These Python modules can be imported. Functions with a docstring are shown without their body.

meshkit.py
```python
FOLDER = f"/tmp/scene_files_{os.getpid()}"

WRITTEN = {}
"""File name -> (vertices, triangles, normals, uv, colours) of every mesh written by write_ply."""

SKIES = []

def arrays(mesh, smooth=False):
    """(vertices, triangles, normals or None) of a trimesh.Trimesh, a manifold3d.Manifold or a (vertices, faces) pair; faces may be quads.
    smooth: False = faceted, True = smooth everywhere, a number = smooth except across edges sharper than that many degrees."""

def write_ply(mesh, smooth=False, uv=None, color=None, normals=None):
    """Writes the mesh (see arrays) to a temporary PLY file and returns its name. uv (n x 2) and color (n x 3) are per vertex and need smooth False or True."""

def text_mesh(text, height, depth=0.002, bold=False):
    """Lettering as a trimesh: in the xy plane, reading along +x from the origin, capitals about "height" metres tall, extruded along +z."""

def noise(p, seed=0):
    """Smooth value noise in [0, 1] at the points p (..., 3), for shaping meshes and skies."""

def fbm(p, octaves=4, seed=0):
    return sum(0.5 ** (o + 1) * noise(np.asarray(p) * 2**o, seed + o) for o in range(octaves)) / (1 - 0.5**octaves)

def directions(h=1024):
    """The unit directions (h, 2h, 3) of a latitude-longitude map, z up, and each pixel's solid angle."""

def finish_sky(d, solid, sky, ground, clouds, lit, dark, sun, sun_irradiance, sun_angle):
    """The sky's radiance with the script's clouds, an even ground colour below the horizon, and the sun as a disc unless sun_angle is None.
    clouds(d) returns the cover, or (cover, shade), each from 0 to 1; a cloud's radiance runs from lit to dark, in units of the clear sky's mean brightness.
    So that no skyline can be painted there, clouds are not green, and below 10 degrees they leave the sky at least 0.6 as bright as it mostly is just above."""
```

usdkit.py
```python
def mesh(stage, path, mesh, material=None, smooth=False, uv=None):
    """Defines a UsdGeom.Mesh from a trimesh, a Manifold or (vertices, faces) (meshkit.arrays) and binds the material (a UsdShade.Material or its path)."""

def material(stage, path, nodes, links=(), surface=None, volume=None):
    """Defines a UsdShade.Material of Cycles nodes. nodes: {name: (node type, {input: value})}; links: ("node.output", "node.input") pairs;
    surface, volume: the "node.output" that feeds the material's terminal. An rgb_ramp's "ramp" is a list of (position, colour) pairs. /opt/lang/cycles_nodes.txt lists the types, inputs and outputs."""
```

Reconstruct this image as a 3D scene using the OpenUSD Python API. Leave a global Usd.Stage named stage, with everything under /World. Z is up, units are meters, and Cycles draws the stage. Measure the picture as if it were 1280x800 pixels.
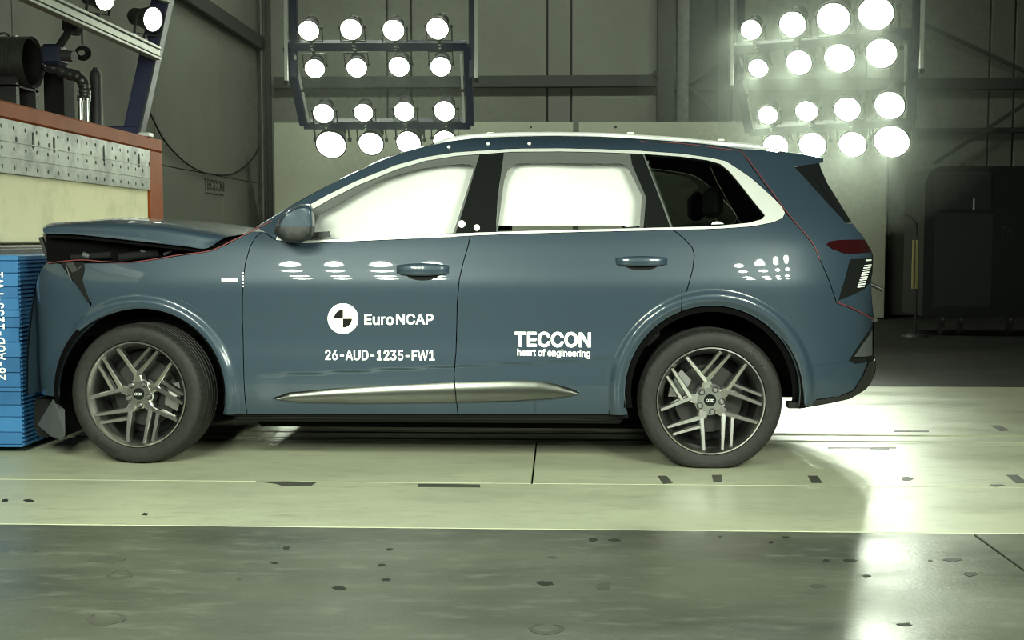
import math, random
import numpy as np
import trimesh, shapely, usdkit, meshkit
from shapely.geometry import Polygon, LineString, Point, MultiPolygon
from scipy.spatial import Delaunay
from scipy.interpolate import PchipInterpolator
from scipy.ndimage import gaussian_filter1d
from pxr import Usd, UsdGeom, UsdLux, UsdShade, Gf, Sdf, Vt

random.seed(7)
rng = np.random.default_rng(7)
stage = Usd.Stage.CreateInMemory()
UsdGeom.SetStageUpAxis(stage, 'Z')
UsdGeom.Xform.Define(stage, '/World')
UsdGeom.Scope.Define(stage, '/World/Looks')

# ------------------------------------------------------------------ camera, exposure, light levels
FPX, YAW, PITCH = 1500.0, math.atan(60 / 1500.0), math.atan(100 / 1500.0)
EYE = np.array([0.0, -5.68, 1.09])
FWD = np.array([-math.sin(YAW) * math.cos(PITCH), math.cos(YAW) * math.cos(PITCH), -math.sin(PITCH)])
RGT = np.array([math.cos(YAW), math.sin(YAW), 0.0])
UPV = np.cross(RGT, FWD)
cam = UsdGeom.Camera.Define(stage, '/World/camera')
cam.CreateHorizontalApertureAttr(36.0)
cam.CreateVerticalApertureAttr(22.5)
cam.CreateFocalLengthAttr(36.0 * FPX / 1280.0)
cam.CreateFStopAttr(0.0)
cam.CreateExposureAttr(0.0)
cm = np.eye(4)
cm[0, :3], cm[1, :3], cm[2, :3], cm[3, :3] = RGT, UPV, -FWD, EYE
UsdGeom.Xformable(cam).AddTransformOp().Set(Gf.Matrix4d(*cm.ravel().tolist()))

LAMP_COLOR = (0.90, 1.0, 0.81)
CEIL = 55.0                              # the hall's ceiling lamps above the boards
LENS_FAR, LENS_NEAR = 28.0, 60.0         # brightness of the lamp lenses
BEAM_FAR, BEAM_NEAR = 20.0, 21.0         # the lamps' beams


# ------------------------------------------------------------------ picture coordinates to points of the place
def ray(px, py):
    return FWD + RGT * ((px - 640.0) / FPX) + UPV * ((400.0 - py) / FPX)


def on_y(px, py, y):
    d = ray(px, py)
    return EYE + d * ((y - EYE[1]) / d[1])


def on_z(px, py, z=0.0):
    d = ray(px, py)
    return EYE + d * ((z - EYE[2]) / d[2])


def on_x(px, py, x):
    d = ray(px, py)
    return EYE + d * ((x - EYE[0]) / d[0])


def on_plane(px, py, p0, n):
    d = ray(px, py)
    return EYE + d * (np.dot(np.asarray(p0) - EYE, n) / np.dot(d, n))


# ------------------------------------------------------------------ materials
MATS = {}


def pbr(name, color, rough=0.5, metallic=0.0, noise=None, bump=None, **kw):
    """noise = (scale, colour2, low, high); bump = (scale, distance)"""
    nodes = {'p': ('principled_bsdf', dict(base_color=color, roughness=rough, metallic=metallic, **kw))}
    links = []
    if noise or bump:
        nodes['tc'] = ('geometry', {})
    if noise:
        nodes['n'] = ('noise_texture', {'scale': noise[0], 'detail': 6.0, 'roughness': 0.62})
        nodes['r'] = ('rgb_ramp', {'ramp': [(noise[2], color), (noise[3], noise[1])]})
        links += [('tc.position', 'n.vector'), ('n.fac', 'r.fac'), ('r.color', 'p.base_color')]
    if bump:
        nodes['bn'] = ('noise_texture', {'scale': bump[0], 'detail': 4.0})
        nodes['b'] = ('bump', {'distance': bump[1], 'strength': 0.6})
        links += [('tc.position', 'bn.vector'), ('bn.fac', 'b.height'), ('b.normal', 'p.normal')]
    MATS[name] = usdkit.material(stage, '/World/Looks/' + name, nodes, links, surface='p.BSDF')
    return MATS[name]


pbr('paint', (0.027, 0.046, 0.067), 0.42, 0.10, coat_weight=1.0, coat_roughness=0.025, specular_ior_level=0.3)
pbr('chrome', (0.86, 0.88, 0.84), 0.28, 0.40)
pbr('satin_silver', (0.13, 0.135, 0.12), 0.30, 1.0)
pbr('black_gloss', (0.010, 0.011, 0.011), 0.10)
pbr('black_plastic', (0.012, 0.013, 0.013), 0.5)
pbr('frame_gray', (0.10, 0.105, 0.10), 0.35)
pbr('interior_dark', (0.008, 0.008, 0.008), 0.8, specular_ior_level=0.15)
pbr('void_black', (0.003, 0.003, 0.003), 0.95, specular_ior_level=0.05)
pbr('disc_steel', (0.04, 0.04, 0.038), 0.45, 0.6)
pbr('rim_metal', (0.50, 0.50, 0.48), 0.25, 1.0)
pbr('seat_cloth', (0.03, 0.03, 0.03), 0.85)
pbr('gray_plastic', (0.06, 0.065, 0.068), 0.55)
pbr('rubber', (0.013, 0.013, 0.0115), 0.66, noise=(40.0, (0.022, 0.022, 0.019), 0.45, 0.75), specular_ior_level=0.35)
pbr('rubber_letter', (0.008, 0.008, 0.008), 0.5)
pbr('alloy', (0.60, 0.60, 0.58), 0.27, 1.0)
pbr('alloy_dark', (0.10, 0.10, 0.10), 0.32, 0.9)
pbr('brake_steel', (0.30, 0.30, 0.29), 0.4, 0.9)
pbr('airbag_mix', (0.9, 0.9, 0.88), 0.8)
pbr('sticker_white', (0.88, 0.89, 0.84), 0.55)
pbr('sticker_yellow', (0.86, 0.84, 0.55), 0.55)
pbr('sticker_black', (0.004, 0.004, 0.003), 0.6, specular_ior_level=0.2)
pbr('red_lens', (0.024, 0.003, 0.004), 0.12, coat_weight=1.0)
pbr('red_cord', (0.15, 0.030, 0.034), 0.5)
pbr('slat_white', (0.85, 0.87, 0.85), 0.25)
pbr('orange_paint', (0.30, 0.068, 0.012), 0.6, noise=(5.0, (0.22, 0.055, 0.013), 0.42, 0.72), specular_ior_level=0.12)
pbr('cream_concrete', (0.80, 0.76, 0.50), 0.85, noise=(4.0, (0.60, 0.58, 0.38), 0.50, 0.80), bump=(30.0, 0.004))
pbr('plate_steel', (0.26, 0.275, 0.24), 0.45, 0.3, noise=(5.0, (0.10, 0.11, 0.098), 0.42, 0.60))
pbr('slot_black', (0.008, 0.008, 0.008), 0.8)
pbr('barrier_blue', (0.030, 0.140, 0.33), 0.5)
pbr('barrier_blue_b', (0.026, 0.122, 0.29), 0.5)
pbr('barrier_blue_c', (0.036, 0.158, 0.36), 0.5)
pbr('navy_paint', (0.022, 0.026, 0.075), 0.4)
pbr('navy_light', (0.05, 0.052, 0.07), 0.5)
pbr('dark_steel', (0.055, 0.055, 0.055), 0.45, 0.3)
pbr('gray_drum', (0.12, 0.125, 0.12), 0.3, 0.6)
pbr('galvanised', (0.45, 0.47, 0.44), 0.3, 0.9)
pbr('lamp_can', (0.03, 0.032, 0.03), 0.45)
pbr('white_metal', (0.72, 0.74, 0.70), 0.45)
pbr('rail_aluminium', (0.30, 0.32, 0.26), 0.45, 0.3)
pbr('wall_panel', (0.235, 0.245, 0.205), 0.75, noise=(0.9, (0.21, 0.215, 0.18), 0.4, 0.7))
pbr('wall_panel_b', (0.22, 0.23, 0.195), 0.75, noise=(0.9, (0.20, 0.205, 0.175), 0.4, 0.7))
pbr('joint_dark', (0.05, 0.05, 0.045), 0.8)
pbr('column_steel', (0.055, 0.058, 0.055), 0.6)
pbr('column_light', (0.22, 0.225, 0.20), 0.6)
pbr('ceiling_dark', (0.06, 0.06, 0.055), 0.9)
pbr('board_white', (0.56, 0.58, 0.46), 0.7, noise=(1.2, (0.52, 0.54, 0.43), 0.4, 0.7))
pbr('wall_letter', (0.06, 0.065, 0.055), 0.7)
pbr('cabinet_dark', (0.024, 0.027, 0.027), 0.5)
pbr('cabinet_gray', (0.05, 0.054, 0.054), 0.5)
pbr('cable_black', (0.02, 0.02, 0.016), 0.6)
pbr('pale_yellow', (0.55, 0.48, 0.20), 0.5)
pbr('blue_plastic', (0.008, 0.014, 0.04), 0.5)
pbr('tape_dark', (0.055, 0.055, 0.042), 0.6)
pbr('stain_dark', (0.02, 0.02, 0.015), 0.6)
pbr('stain_mid', (0.065, 0.067, 0.052), 0.55)
pbr('groove', (0.02, 0.02, 0.018), 0.7)

usdkit.material(stage, '/World/Looks/airbag', {
    'd': ('principled_bsdf', {'base_color': (0.95, 0.95, 0.93), 'roughness': 0.8}),
    't': ('translucent_bsdf', {'color': (0.9, 0.9, 0.88)}),
    'm': ('mix_closure', {'fac': 0.3})}, [('d.BSDF', 'm.closure1'), ('t.BSDF', 'm.closure2')], surface='m.closure')
MATS['airbag'] = UsdShade.Material.Get(stage, '/World/Looks/airbag')


def pane_mat(name, tint, ior=1.5):
    usdkit.material(stage, '/World/Looks/' + name, {
        't': ('transparent_bsdf', {'color': tint}), 'g': ('glossy_bsdf', {'color': (1, 1, 1), 'roughness': 0.02}),
        'f': ('fresnel', {'IOR': ior}), 'm': ('mix_closure', {})},
        [('f.fac', 'm.fac'), ('t.BSDF', 'm.closure1'), ('g.BSDF', 'm.closure2')], surface='m.closure')
    MATS[name] = UsdShade.Material.Get(stage, '/World/Looks/' + name)


pane_mat('window_glass', (0.97, 0.98, 0.97))
pane_mat('tinted_glass', (0.28, 0.30, 0.28))


def lens_mat(name, strength):
    usdkit.material(stage, '/World/Looks/' + name, {'e': ('emission', {'color': LAMP_COLOR, 'strength': strength})}, [], surface='e.emission')
    MATS[name] = UsdShade.Material.Get(stage, '/World/Looks/' + name)


lens_mat('lens_far', LENS_FAR)
lens_mat('lens_near', LENS_NEAR)
lens_mat('ceiling_diffuser', CEIL)


def floor_mat(name, c1, c2, c3, rough=(0.30, 0.5), spec=0.5):
    usdkit.material(stage, '/World/Looks/' + name, {
        'g': ('geometry', {}),
        'mp': ('mapping', {'scale': (0.55, 1.6, 1.0)}),
        'n1': ('noise_texture', {'scale': 1.3, 'detail': 7.0, 'roughness': 0.62}),
        'n2': ('noise_texture', {'scale': 9.0, 'detail': 6.0, 'roughness': 0.7}),
        'n3': ('noise_texture', {'scale': 60.0, 'detail': 3.0}),
        'r1': ('rgb_ramp', {'ramp': [(0.30, c2), (0.60, c1)]}),
        'r2': ('rgb_ramp', {'ramp': [(0.52, (0, 0, 0)), (0.74, (1, 1, 1))]}),
        'mx': ('mix_color', {'b': c3}),
        'rr': ('rgb_ramp', {'ramp': [(0.35, (rough[0],) * 3), (0.70, (rough[1],) * 3)]}),
        'b': ('bump', {'distance': 0.002, 'strength': 0.35}),
        'p': ('principled_bsdf', {'roughness': 0.4, 'specular_ior_level': spec})},
        [('g.position', 'mp.vector'), ('mp.vector', 'n1.vector'), ('mp.vector', 'n2.vector'), ('g.position', 'n3.vector'), ('n1.fac', 'r1.fac'),
         ('n2.fac', 'r2.fac'), ('r2.color', 'mx.fac'), ('r1.color', 'mx.a'), ('mx.result', 'p.base_color'), ('n1.fac', 'rr.fac'), ('rr.color', 'p.roughness'),
         ('n3.fac', 'b.height'), ('b.normal', 'p.normal')], surface='p.BSDF')
    MATS[name] = UsdShade.Material.Get(stage, '/World/Looks/' + name)


floor_mat('concrete_pale', (0.41, 0.43, 0.305), (0.345, 0.36, 0.26), (0.28, 0.29, 0.21))
floor_mat('concrete_dark', (0.092, 0.099, 0.074), (0.054, 0.057, 0.044), (0.145, 0.152, 0.115), (0.28, 0.44))
floor_mat('concrete_far', (0.034, 0.034, 0.029), (0.024, 0.024, 0.021), (0.042, 0.042, 0.035), (0.7, 0.8), 0.15)


# ------------------------------------------------------------------ prim helpers
USED = {}


def numbered(parent, name):
    key = (parent, name)
    n = USED.get(key, 0)
    USED[key] = n + 1
    return f'{parent}/{name}' + (f'_{n:03d}' if n else '')


def tag(prim, label=None, cat=None, group=None, kind=None):
    p = prim.GetPrim() if hasattr(prim, 'GetPrim') else prim
    for k, v in (('label', label), ('category', cat), ('group', group), ('kind', kind)):
        if v:
            p.SetCustomDataByKey(k, v)
    return p


def path_of(parent):
    return '/World' if parent is None else str(parent.GetPath())


def obj(name, mesh, mat, parent=None, smooth=30, normals=None, label=None):
    path = numbered(path_of(parent), name)
    m = usdkit.mesh(stage, path, mesh, MATS[mat], smooth=False if normals is not None else smooth)
    if normals is not None:
        m.CreateNormalsAttr(Vt.Vec3fArray.FromNumpy(np.asarray(normals, np.float32)))
        m.SetNormalsInterpolation('vertex')
    if label:
        m.GetPrim().SetCustomDataByKey('label', label)
    return m.GetPrim()


def thing(name, label=None, cat=None, loc=None, mat4=None, group=None, kind=None, parent=None):
    x = UsdGeom.Xform.Define(stage, numbered(path_of(parent), name))
    if mat4 is not None:
        x.AddTransformOp().Set(Gf.Matrix4d(*np.asarray(mat4, float).ravel().tolist()))
    elif loc is not None:
        x.AddTranslateOp().Set(Gf.Vec3d(*map(float, loc)))
    return tag(x, label, cat, group, kind)


def cat_mesh(ms):
    return trimesh.util.concatenate(ms)


def box(c, s, bevel=0.0):
    """A box centred at c with size s and chamfered edges."""
    s = np.asarray(s, float)
    if bevel <= 0:
        m = trimesh.creation.box(s)
    else:
        b = min(bevel, s.min() * 0.45)
        h = s / 2
        pts = []
        for sx in (-1, 1):
            for sy in (-1, 1):
                for sz in (-1, 1):
                    pts += [(sx * (h[0] - b), sy * (h[1] - b), sz * h[2]), (sx * (h[0] - b), sy * h[1], sz * (h[2] - b)), (sx * h[0], sy * (h[1] - b), sz * (h[2] - b))]
        m = trimesh.convex.convex_hull(np.array(pts))
    m.apply_translation(c)
    return m


def span(a, b):
    a, b = np.minimum(a, b), np.maximum(a, b)
    return (np.asarray(a) + b) / 2, np.asarray(b) - a


def boxab(a, b, bevel=0.0):
    c, s = span(np.asarray(a, float), np.asarray(b, float))
    return box(c, s, bevel)


def frame_between(p0, p1, up=(0, 0, 1)):
    z = np.asarray(p1, float) - p0
    L = np.linalg.norm(z)
    z = z / L
    x = np.cross(up, z)
    if np.linalg.norm(x) < 1e-6:
        x = np.cross((0, 1, 0), z)
    x /= np.linalg.norm(x)
    y = np.cross(z, x)
    M = np.eye(4)
    M[:3, 0], M[:3, 1], M[:3, 2], M[:3, 3] = x, y, z, (np.asarray(p0) + p1) / 2
    return M, L


def bar(p0, p1, w, h, up=(0, 0, 1), bevel=0.004):
    M, L = frame_between(p0, p1, up)
    m = box((0, 0, 0), (w, h, L), bevel)
    m.apply_transform(M)
    return m


def rod(p0, p1, r, sections=14):
    M, L = frame_between(p0, p1)
    m = trimesh.creation.cylinder(r, L, sections=sections)
    m.apply_transform(M)
    return m


def tube(points, r, sides=10, closed=False):
    P = np.asarray(points, float)
    n = len(P)
    T = np.gradient(P, axis=0)
    T /= np.linalg.norm(T, axis=1, keepdims=True)
    ref = np.array([0.0, 0.0, 1.0]) if abs(T[0][2]) < 0.9 else np.array([0.0, 1.0, 0.0])
    rr = np.broadcast_to(r, n)
    V, F = [], []
    x = np.cross(ref, T[0]); x /= np.linalg.norm(x)
    for i in range(n):
        x = x - T[i] * np.dot(x, T[i]); x /= np.linalg.norm(x)
        y = np.cross(T[i], x)
        a = np.arange(sides) * 2 * np.pi / sides
        V.append(P[i] + rr[i] * (np.cos(a)[:, None] * x + np.sin(a)[:, None] * y))
    V = np.vstack(V)
    for i in range(n - 1):
        for k in range(sides):
            a, b = i * sides + k, i * sides + (k + 1) % sides
            F += [(a, b, b + sides), (a, b + sides, a + sides)]
    c0, c1 = len(V), len(V) + 1
    V = np.vstack([V, P[0], P[-1]])
    for k in range(sides):
        F += [(c0, (k + 1) % sides, k), (c1, (n - 1) * sides + k, (n - 1) * sides + (k + 1) % sides)]
    return trimesh.Trimesh(V, np.array(F), process=False)


def catmull(pts, n=8):
    P = np.asarray(pts, float)
    P = np.vstack([2 * P[0] - P[1], P, 2 * P[-1] - P[-2]])
    out = []
    for i in range(1, len(P) - 2):
        t = np.linspace(0, 1, n, endpoint=False)[:, None]
        a, b, c, d = P[i - 1], P[i], P[i + 1], P[i + 2]
        out.append(0.5 * (2 * b + (c - a) * t + (2 * a - 5 * b + 4 * c - d) * t ** 2 + (3 * b - a - 3 * c + d) * t ** 3))
    out.append(P[-2][None])
    return np.vstack(out)


def lathe(profile, sections=64, closed=False):
    """profile: (radius, axial) pairs turned about the local z axis."""
    pr = np.asarray(profile, float)
    n = len(pr)
    a = np.arange(sections) * 2 * np.pi / sections
    V = np.stack([pr[None, :, 0] * np.cos(a)[:, None], pr[None, :, 0] * np.sin(a)[:, None], np.broadcast_to(pr[None, :, 1], (sections, n))], -1).reshape(-1, 3)
    F = []
    m = n if closed else n - 1
    for i in range(sections):
        j = (i + 1) % sections
        for k in range(m):
            k2 = (k + 1) % n
            F += [(i * n + k, j * n + k, j * n + k2), (i * n + k, j * n + k2, i * n + k2)]
    t = trimesh.Trimesh(V, np.array(F), process=False)
    return t


def extrude(poly, depth):
    ps = getattr(poly, 'geoms', [poly])
    return cat_mesh([trimesh.creation.extrude_polygon(p, depth, engine='earcut') for p in ps if p.area > 1e-9])


def to_yz(m, x):
    """(a, b, depth) -> a along +Y, b up, depth along +X starting at x"""
    v = m.vertices.copy()
    return trimesh.Trimesh(np.stack([x + v[:, 2], v[:, 0], v[:, 1]], 1), m.faces, process=False)


def hull(pts):
    return trimesh.convex.convex_hull(np.asarray(pts, float))


# ================================================================== the setting
FLOOR_FAR = 14.0
fl = thing('floor', 'pale and grey concrete floor slabs with dark joints', 'floor', kind='structure')
X0, X1 = -9.0, 11.0
Yseam = on_z(640, 661)[1]
Ystrip = on_z(640, 604)[1]
Yrail0, Yrail1 = on_z(900, 553)[1], on_z(900, 541)[1]
Yfar = on_z(1100, 483)[1]
Xj1 = on_z(1220, 670)[0]
Xj2 = on_z(668, 575)[0]
G = 0.004


def slab(x0, x1, y0, y1, mat, name='slab'):
    return obj(name, boxab((x0 + G, y0 + G, -0.10), (x1 - G, y1 - G, 0.0), 0.003), mat, fl, smooth=False)


slab(X0, Xj1, -11.0, Yseam, 'concrete_dark')
slab(Xj1, X1, -11.0, Yseam, 'concrete_dark')
slab(X0, X1, Yseam, Ystrip - 0.003, 'concrete_pale')
slab(X0, Xj2, Ystrip - 0.003, Yrail0, 'concrete_pale')
slab(Xj2, X1, Ystrip - 0.003, Yrail0, 'concrete_pale')
slab(X0, X1, Yrail1, Yfar, 'concrete_pale')
slab(X0, X1, Yfar, FLOOR_FAR, 'concrete_far')
obj('subfloor', boxab((X0, -11.0, -0.2), (X1, FLOOR_FAR, -0.09)), 'groove', fl, smooth=False)
# guide rail let into the floor along the run-up track
ry0, ry1 = Yrail0 + G, Yrail1 - G
w = ry1 - ry0
gr = thing('trim_1', 'steel guide rail let flush into the floor under the car', 'guide rail', kind='structure')
for a, b in ((0.0, 0.10), (0.24, 0.76), (0.90, 1.0)):
    obj('rail_strip', boxab((X0, ry0 + a * w, -0.09), (X1, ry0 + b * w, 0.0), 0.003), 'concrete_pale', gr, smooth=False)


def ground_poly(pts, name, mat, t=0.0015):
    P = np.array([on_z(*p)[:2] for p in pts])
    m = extrude(Polygon(P).buffer(0), t)
    m.apply_translation((0, 0, 0.0003))
    return obj(name, m, mat, fl, smooth=False)


for q in ([(822, 595), (833, 595), (841, 604), (829, 605)], [(890, 594), (902, 594), (903, 603), (892, 603)], [(1010, 595), (1022, 595), (1028, 604), (1015, 604)],
          [(1258, 594), (1272, 594), (1285, 604), (1270, 604)], [(320, 602), (360, 602), (396, 603), (388, 608), (355, 608), (345, 605)], [(522, 605), (600, 606), (600, 609.5), (522, 609)],
          [(1117, 538), (1161, 538), (1161, 540), (1117, 540)], [(1238, 532), (1250, 532), (1262, 538), (1250, 539)], [(1035, 559), (1120, 559), (1120, 560.5), (1035, 560.5)],
          [(1092, 560), (1110, 560), (1112, 562.5), (1094, 563)]):
    ground_poly(q, 'tape_mark', 'tape_dark')


def blob(px, py, wpx, hpx, mat, name='stain', n=14, ring=False):
    a = np.arange(n) * 2 * np.pi / n
    r = 0.65 + 0.5 * rng.random(n)
    if ring:
        r = 0.85 + 0.12 * np.sin(2 * a + rng.random() * 6) + 0.06 * np.sin(3 * a + rng.random() * 6)
    pts = [(px + wpx / 2 * rr * math.cos(t), py + hpx / 2 * rr * math.sin(t)) for t, rr in zip(a, r)]
    P = Polygon([on_z(*p)[:2] for p in pts]).buffer(0)
    if ring:
        P = P.difference(Polygon([on_z(px + (x - px) * 0.72, py + (y - py) * 0.72 - hpx * .1)[:2] for x, y in pts]).buffer(0))
    m = extrude(P, 0.0012)
    m.apply_translation((0, 0, 0.0003))
    return obj(name, m, mat, fl, smooth=False)


for px, py, ww, hh, dk in ((36, 626, 13, 4, 1), (6, 625.5, 9, 3.5, 1), (181, 643, 8, 4, 1), (424, 735, 17, 6, 1), (477, 706.5, 10, 3.5, 1), (483, 724.5, 11, 4, 1), (343, 704, 9, 3, 1),
                           (358, 685, 9, 4, 1), (299, 724, 8, 3, 0), (487, 687, 9, 3, 1), (741, 675, 12, 4, 1), (768, 675.5, 16, 4, 1), (681, 729.5, 22, 6, 1), (689, 697, 12, 4, 0), (755, 733, 22, 9, 0),
                           (1033, 701, 9, 3.5, 1), (1063, 701, 18, 4, 1), (1083, 720, 12, 3, 1), (1163, 701, 7, 2.5, 1), (1190, 700, 24, 5, 1), (1213, 718, 18, 6, 1), (1023, 733, 22, 5, 0),
                           (1131, 781, 20, 4, 1), (1097, 560.5, 26, 3, 1), (1134, 599, 16, 5, 1), (135, 700, 55, 10, 0), (44, 689, 6, 2.5, 0), (247, 670, 6, 2, 0), (982, 672, 10, 3, 1), (964, 678, 7, 3, 1), (900, 671, 6, 2, 1), (1245, 607, 20, 3, 0)):
    blob(px, py, ww, hh, 'stain_dark' if dk else 'stain_mid')
for px, py, ww, hh in ((132, 774, 52, 20), (683, 787, 46, 17), (150, 719, 36, 14)):
    blob(px, py, ww, hh, 'stain_mid', n=36, ring=True)

# ---- walls
YB = 12.0
XL = on_y(326, 300, YB)[0]
HW = 8.0
wb = thing('wall_back', 'grey panelled back wall of the test hall', 'wall', kind='structure')
seams = [XL - 0.2]
for p in (484, 514, 684, 714, 884, 914, 1084, 1114, 1237, 1268):
    seams.append(on_y(p, 100, YB)[0])
seams += [8.6, 11.0]
for i, (a, b) in enumerate(zip(seams[:-1], seams[1:])):
    obj('panel', boxab((a + 0.012, YB, -0.1), (b - 0.012, YB + 0.12, HW), 0.01), 'wall_panel' if i % 2 == 0 else 'wall_panel_b', wb, smooth=False)
obj('backing', boxab((XL - 0.3, YB + 0.06, -0.1), (11.2, YB + 0.2, HW)), 'joint_dark', wb, smooth=False)
wl = thing('wall_left', 'grey panelled side wall behind the barrier block', 'wall', kind='structure')
ys = [-11.0, -7.0, -3.0, 0.5, 4.0, 7.4, 10.0, YB]
for a, b in zip(ys[:-1], ys[1:]):
    for z0, z1 in ((-0.1, 1.92), (1.92, HW)):
        obj('panel', boxab((XL - 0.12, a + 0.005, z0 + 0.004), (XL, b - 0.005, z1 - 0.004), 0.004), 'wall_panel', wl, smooth=False)
obj('backing', boxab((XL - 0.3, -11, -0.1), (XL - 0.06, YB, HW)), 'joint_dark', wl, smooth=False)
tag(obj('wall_right', boxab((11.0, -11, -0.1), (11.2, YB + 0.2, HW)), 'wall_panel', smooth=False), kind='structure')
tag(obj('wall_front', boxab((-9.2, -11.2, -0.1), (11.2, -11, HW)), 'wall_panel', smooth=False), kind='structure')
tag(obj('ceiling', boxab((-9.2, -11.2, HW), (11.2, YB + 0.2, HW + 0.2)), 'ceiling_dark', smooth=False), kind='structure')

# ---- steelwork on the walls: columns, sheeting rails, braces
TRIM = [1]


def trim(mesh, mat, label, cat='beam', smooth=False):
    TRIM[0] += 1
    return tag(obj(f'trim_{TRIM[0]}', mesh, mat, smooth=smooth), label, cat, kind='structure')


def wall_rect(x0, y0, x1, y1, Y, t, mat, label, cat='beam'):
    a, b = on_y(x0, y0, Y), on_y(x1, y1, Y)
    return trim(boxab((a[0], Y, a[2]), (b[0], Y + t, b[2]), 0.006), mat, label, cat)


def i_column(px0, px1, Y, label, mat='column_steel'):
    a, b = on_y(px0, 100, Y)[0], on_y(px1, 100, Y)[0]
    m = cat_mesh([boxab((a, Y, 0), (b, Y + 0.02, HW)), boxab((a, Y + 0.22, 0), (b, Y + 0.24, HW)), boxab(((a + b) / 2 - 0.008, Y + 0.02, 0), ((a + b) / 2 + 0.008, Y + 0.22, HW))])
    return trim(m, mat, label, 'column')


i_column(822, 843, YB - 0.36, 'dark steel column behind the car between the two lamp racks')
i_column(897, 910, YB - 0.36, 'narrow dark steel column left of the right lamp rack')
wall_rect(848, -60, 858, 420, YB - 0.14, 0.10, 'column_light', 'pale grey post beside the dark steel column', 'post')
wall_rect(860, -60, 897, 420, YB - 0.06, 0.05, 'column_steel', 'dark wall strip between the two steel columns', 'wall strip')
wall_rect(330, -60, 342, 430, YB - 0.10, 0.09, 'column_steel', 'dark post in the corner left of the white board', 'post')
wall_rect(325.5, -60, 330, 430, YB - 0.12, 0.11, 'column_light', 'slim pale post in the wall corner', 'post')
wall_rect(342, 96, 822, 108, YB - 0.13, 0.12, 'column_steel', 'dark horizontal rail along the back wall behind the left lamp rack')
wall_rect(843, 99, 1330, 111, YB - 0.13, 0.12, 'column_steel', 'dark horizontal rail along the back wall behind the right lamp rack')
wall_rect(1112, 160, 1330, 165.5, YB - 0.10, 0.09, 'column_steel', 'thin lower rail on the back wall right of the lamp rack')
for (x0, y0, x1, y1, lab) in ((1155, 30, 1300, 98, 'thin diagonal wall brace falling to the right, upper right'), (1168, 204, 1300, 118, 'thin diagonal wall brace rising to the right, above the cabinet'),
                              (862, 108, 898, 144, 'short diagonal brace below the rail beside the steel column'), (862, 104, 900, 76, 'short diagonal brace above the rail beside the steel column')):
    trim(bar(on_y(x0, y0, YB - 0.17), on_y(x1, y1, YB - 0.17), 0.035, 0.05), 'column_steel', lab, 'brace')
# left wall: sloping-looking beam along the wall and its ledge
bz = on_x(290, 51, XL)
trim(boxab((XL, 2.0, on_x(320, 62, XL)[2]), (XL + 0.10, YB - 0.02, on_x(320, 45, XL)[2]), 0.01), 'column_steel', 'dark beam along the left side wall above the wall lettering')
# small dark bracket bolts where the rail meets the column
for py in (92, 116):
    p = on_y(819, py, YB - 0.16)
    trim(rod(p + np.array([0, -.03, 0]), p + np.array([0, .05, 0]), 0.035), 'column_steel', 'dark bolt plate at the rail end, %s one' % ('upper' if py < 100 else 'lower'), 'bolt')

# wall lettering on the left wall
wt = thing('wall_lettering', 'dark TECCON lettering painted on the left side wall under the hanging cable', 'lettering')


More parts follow.
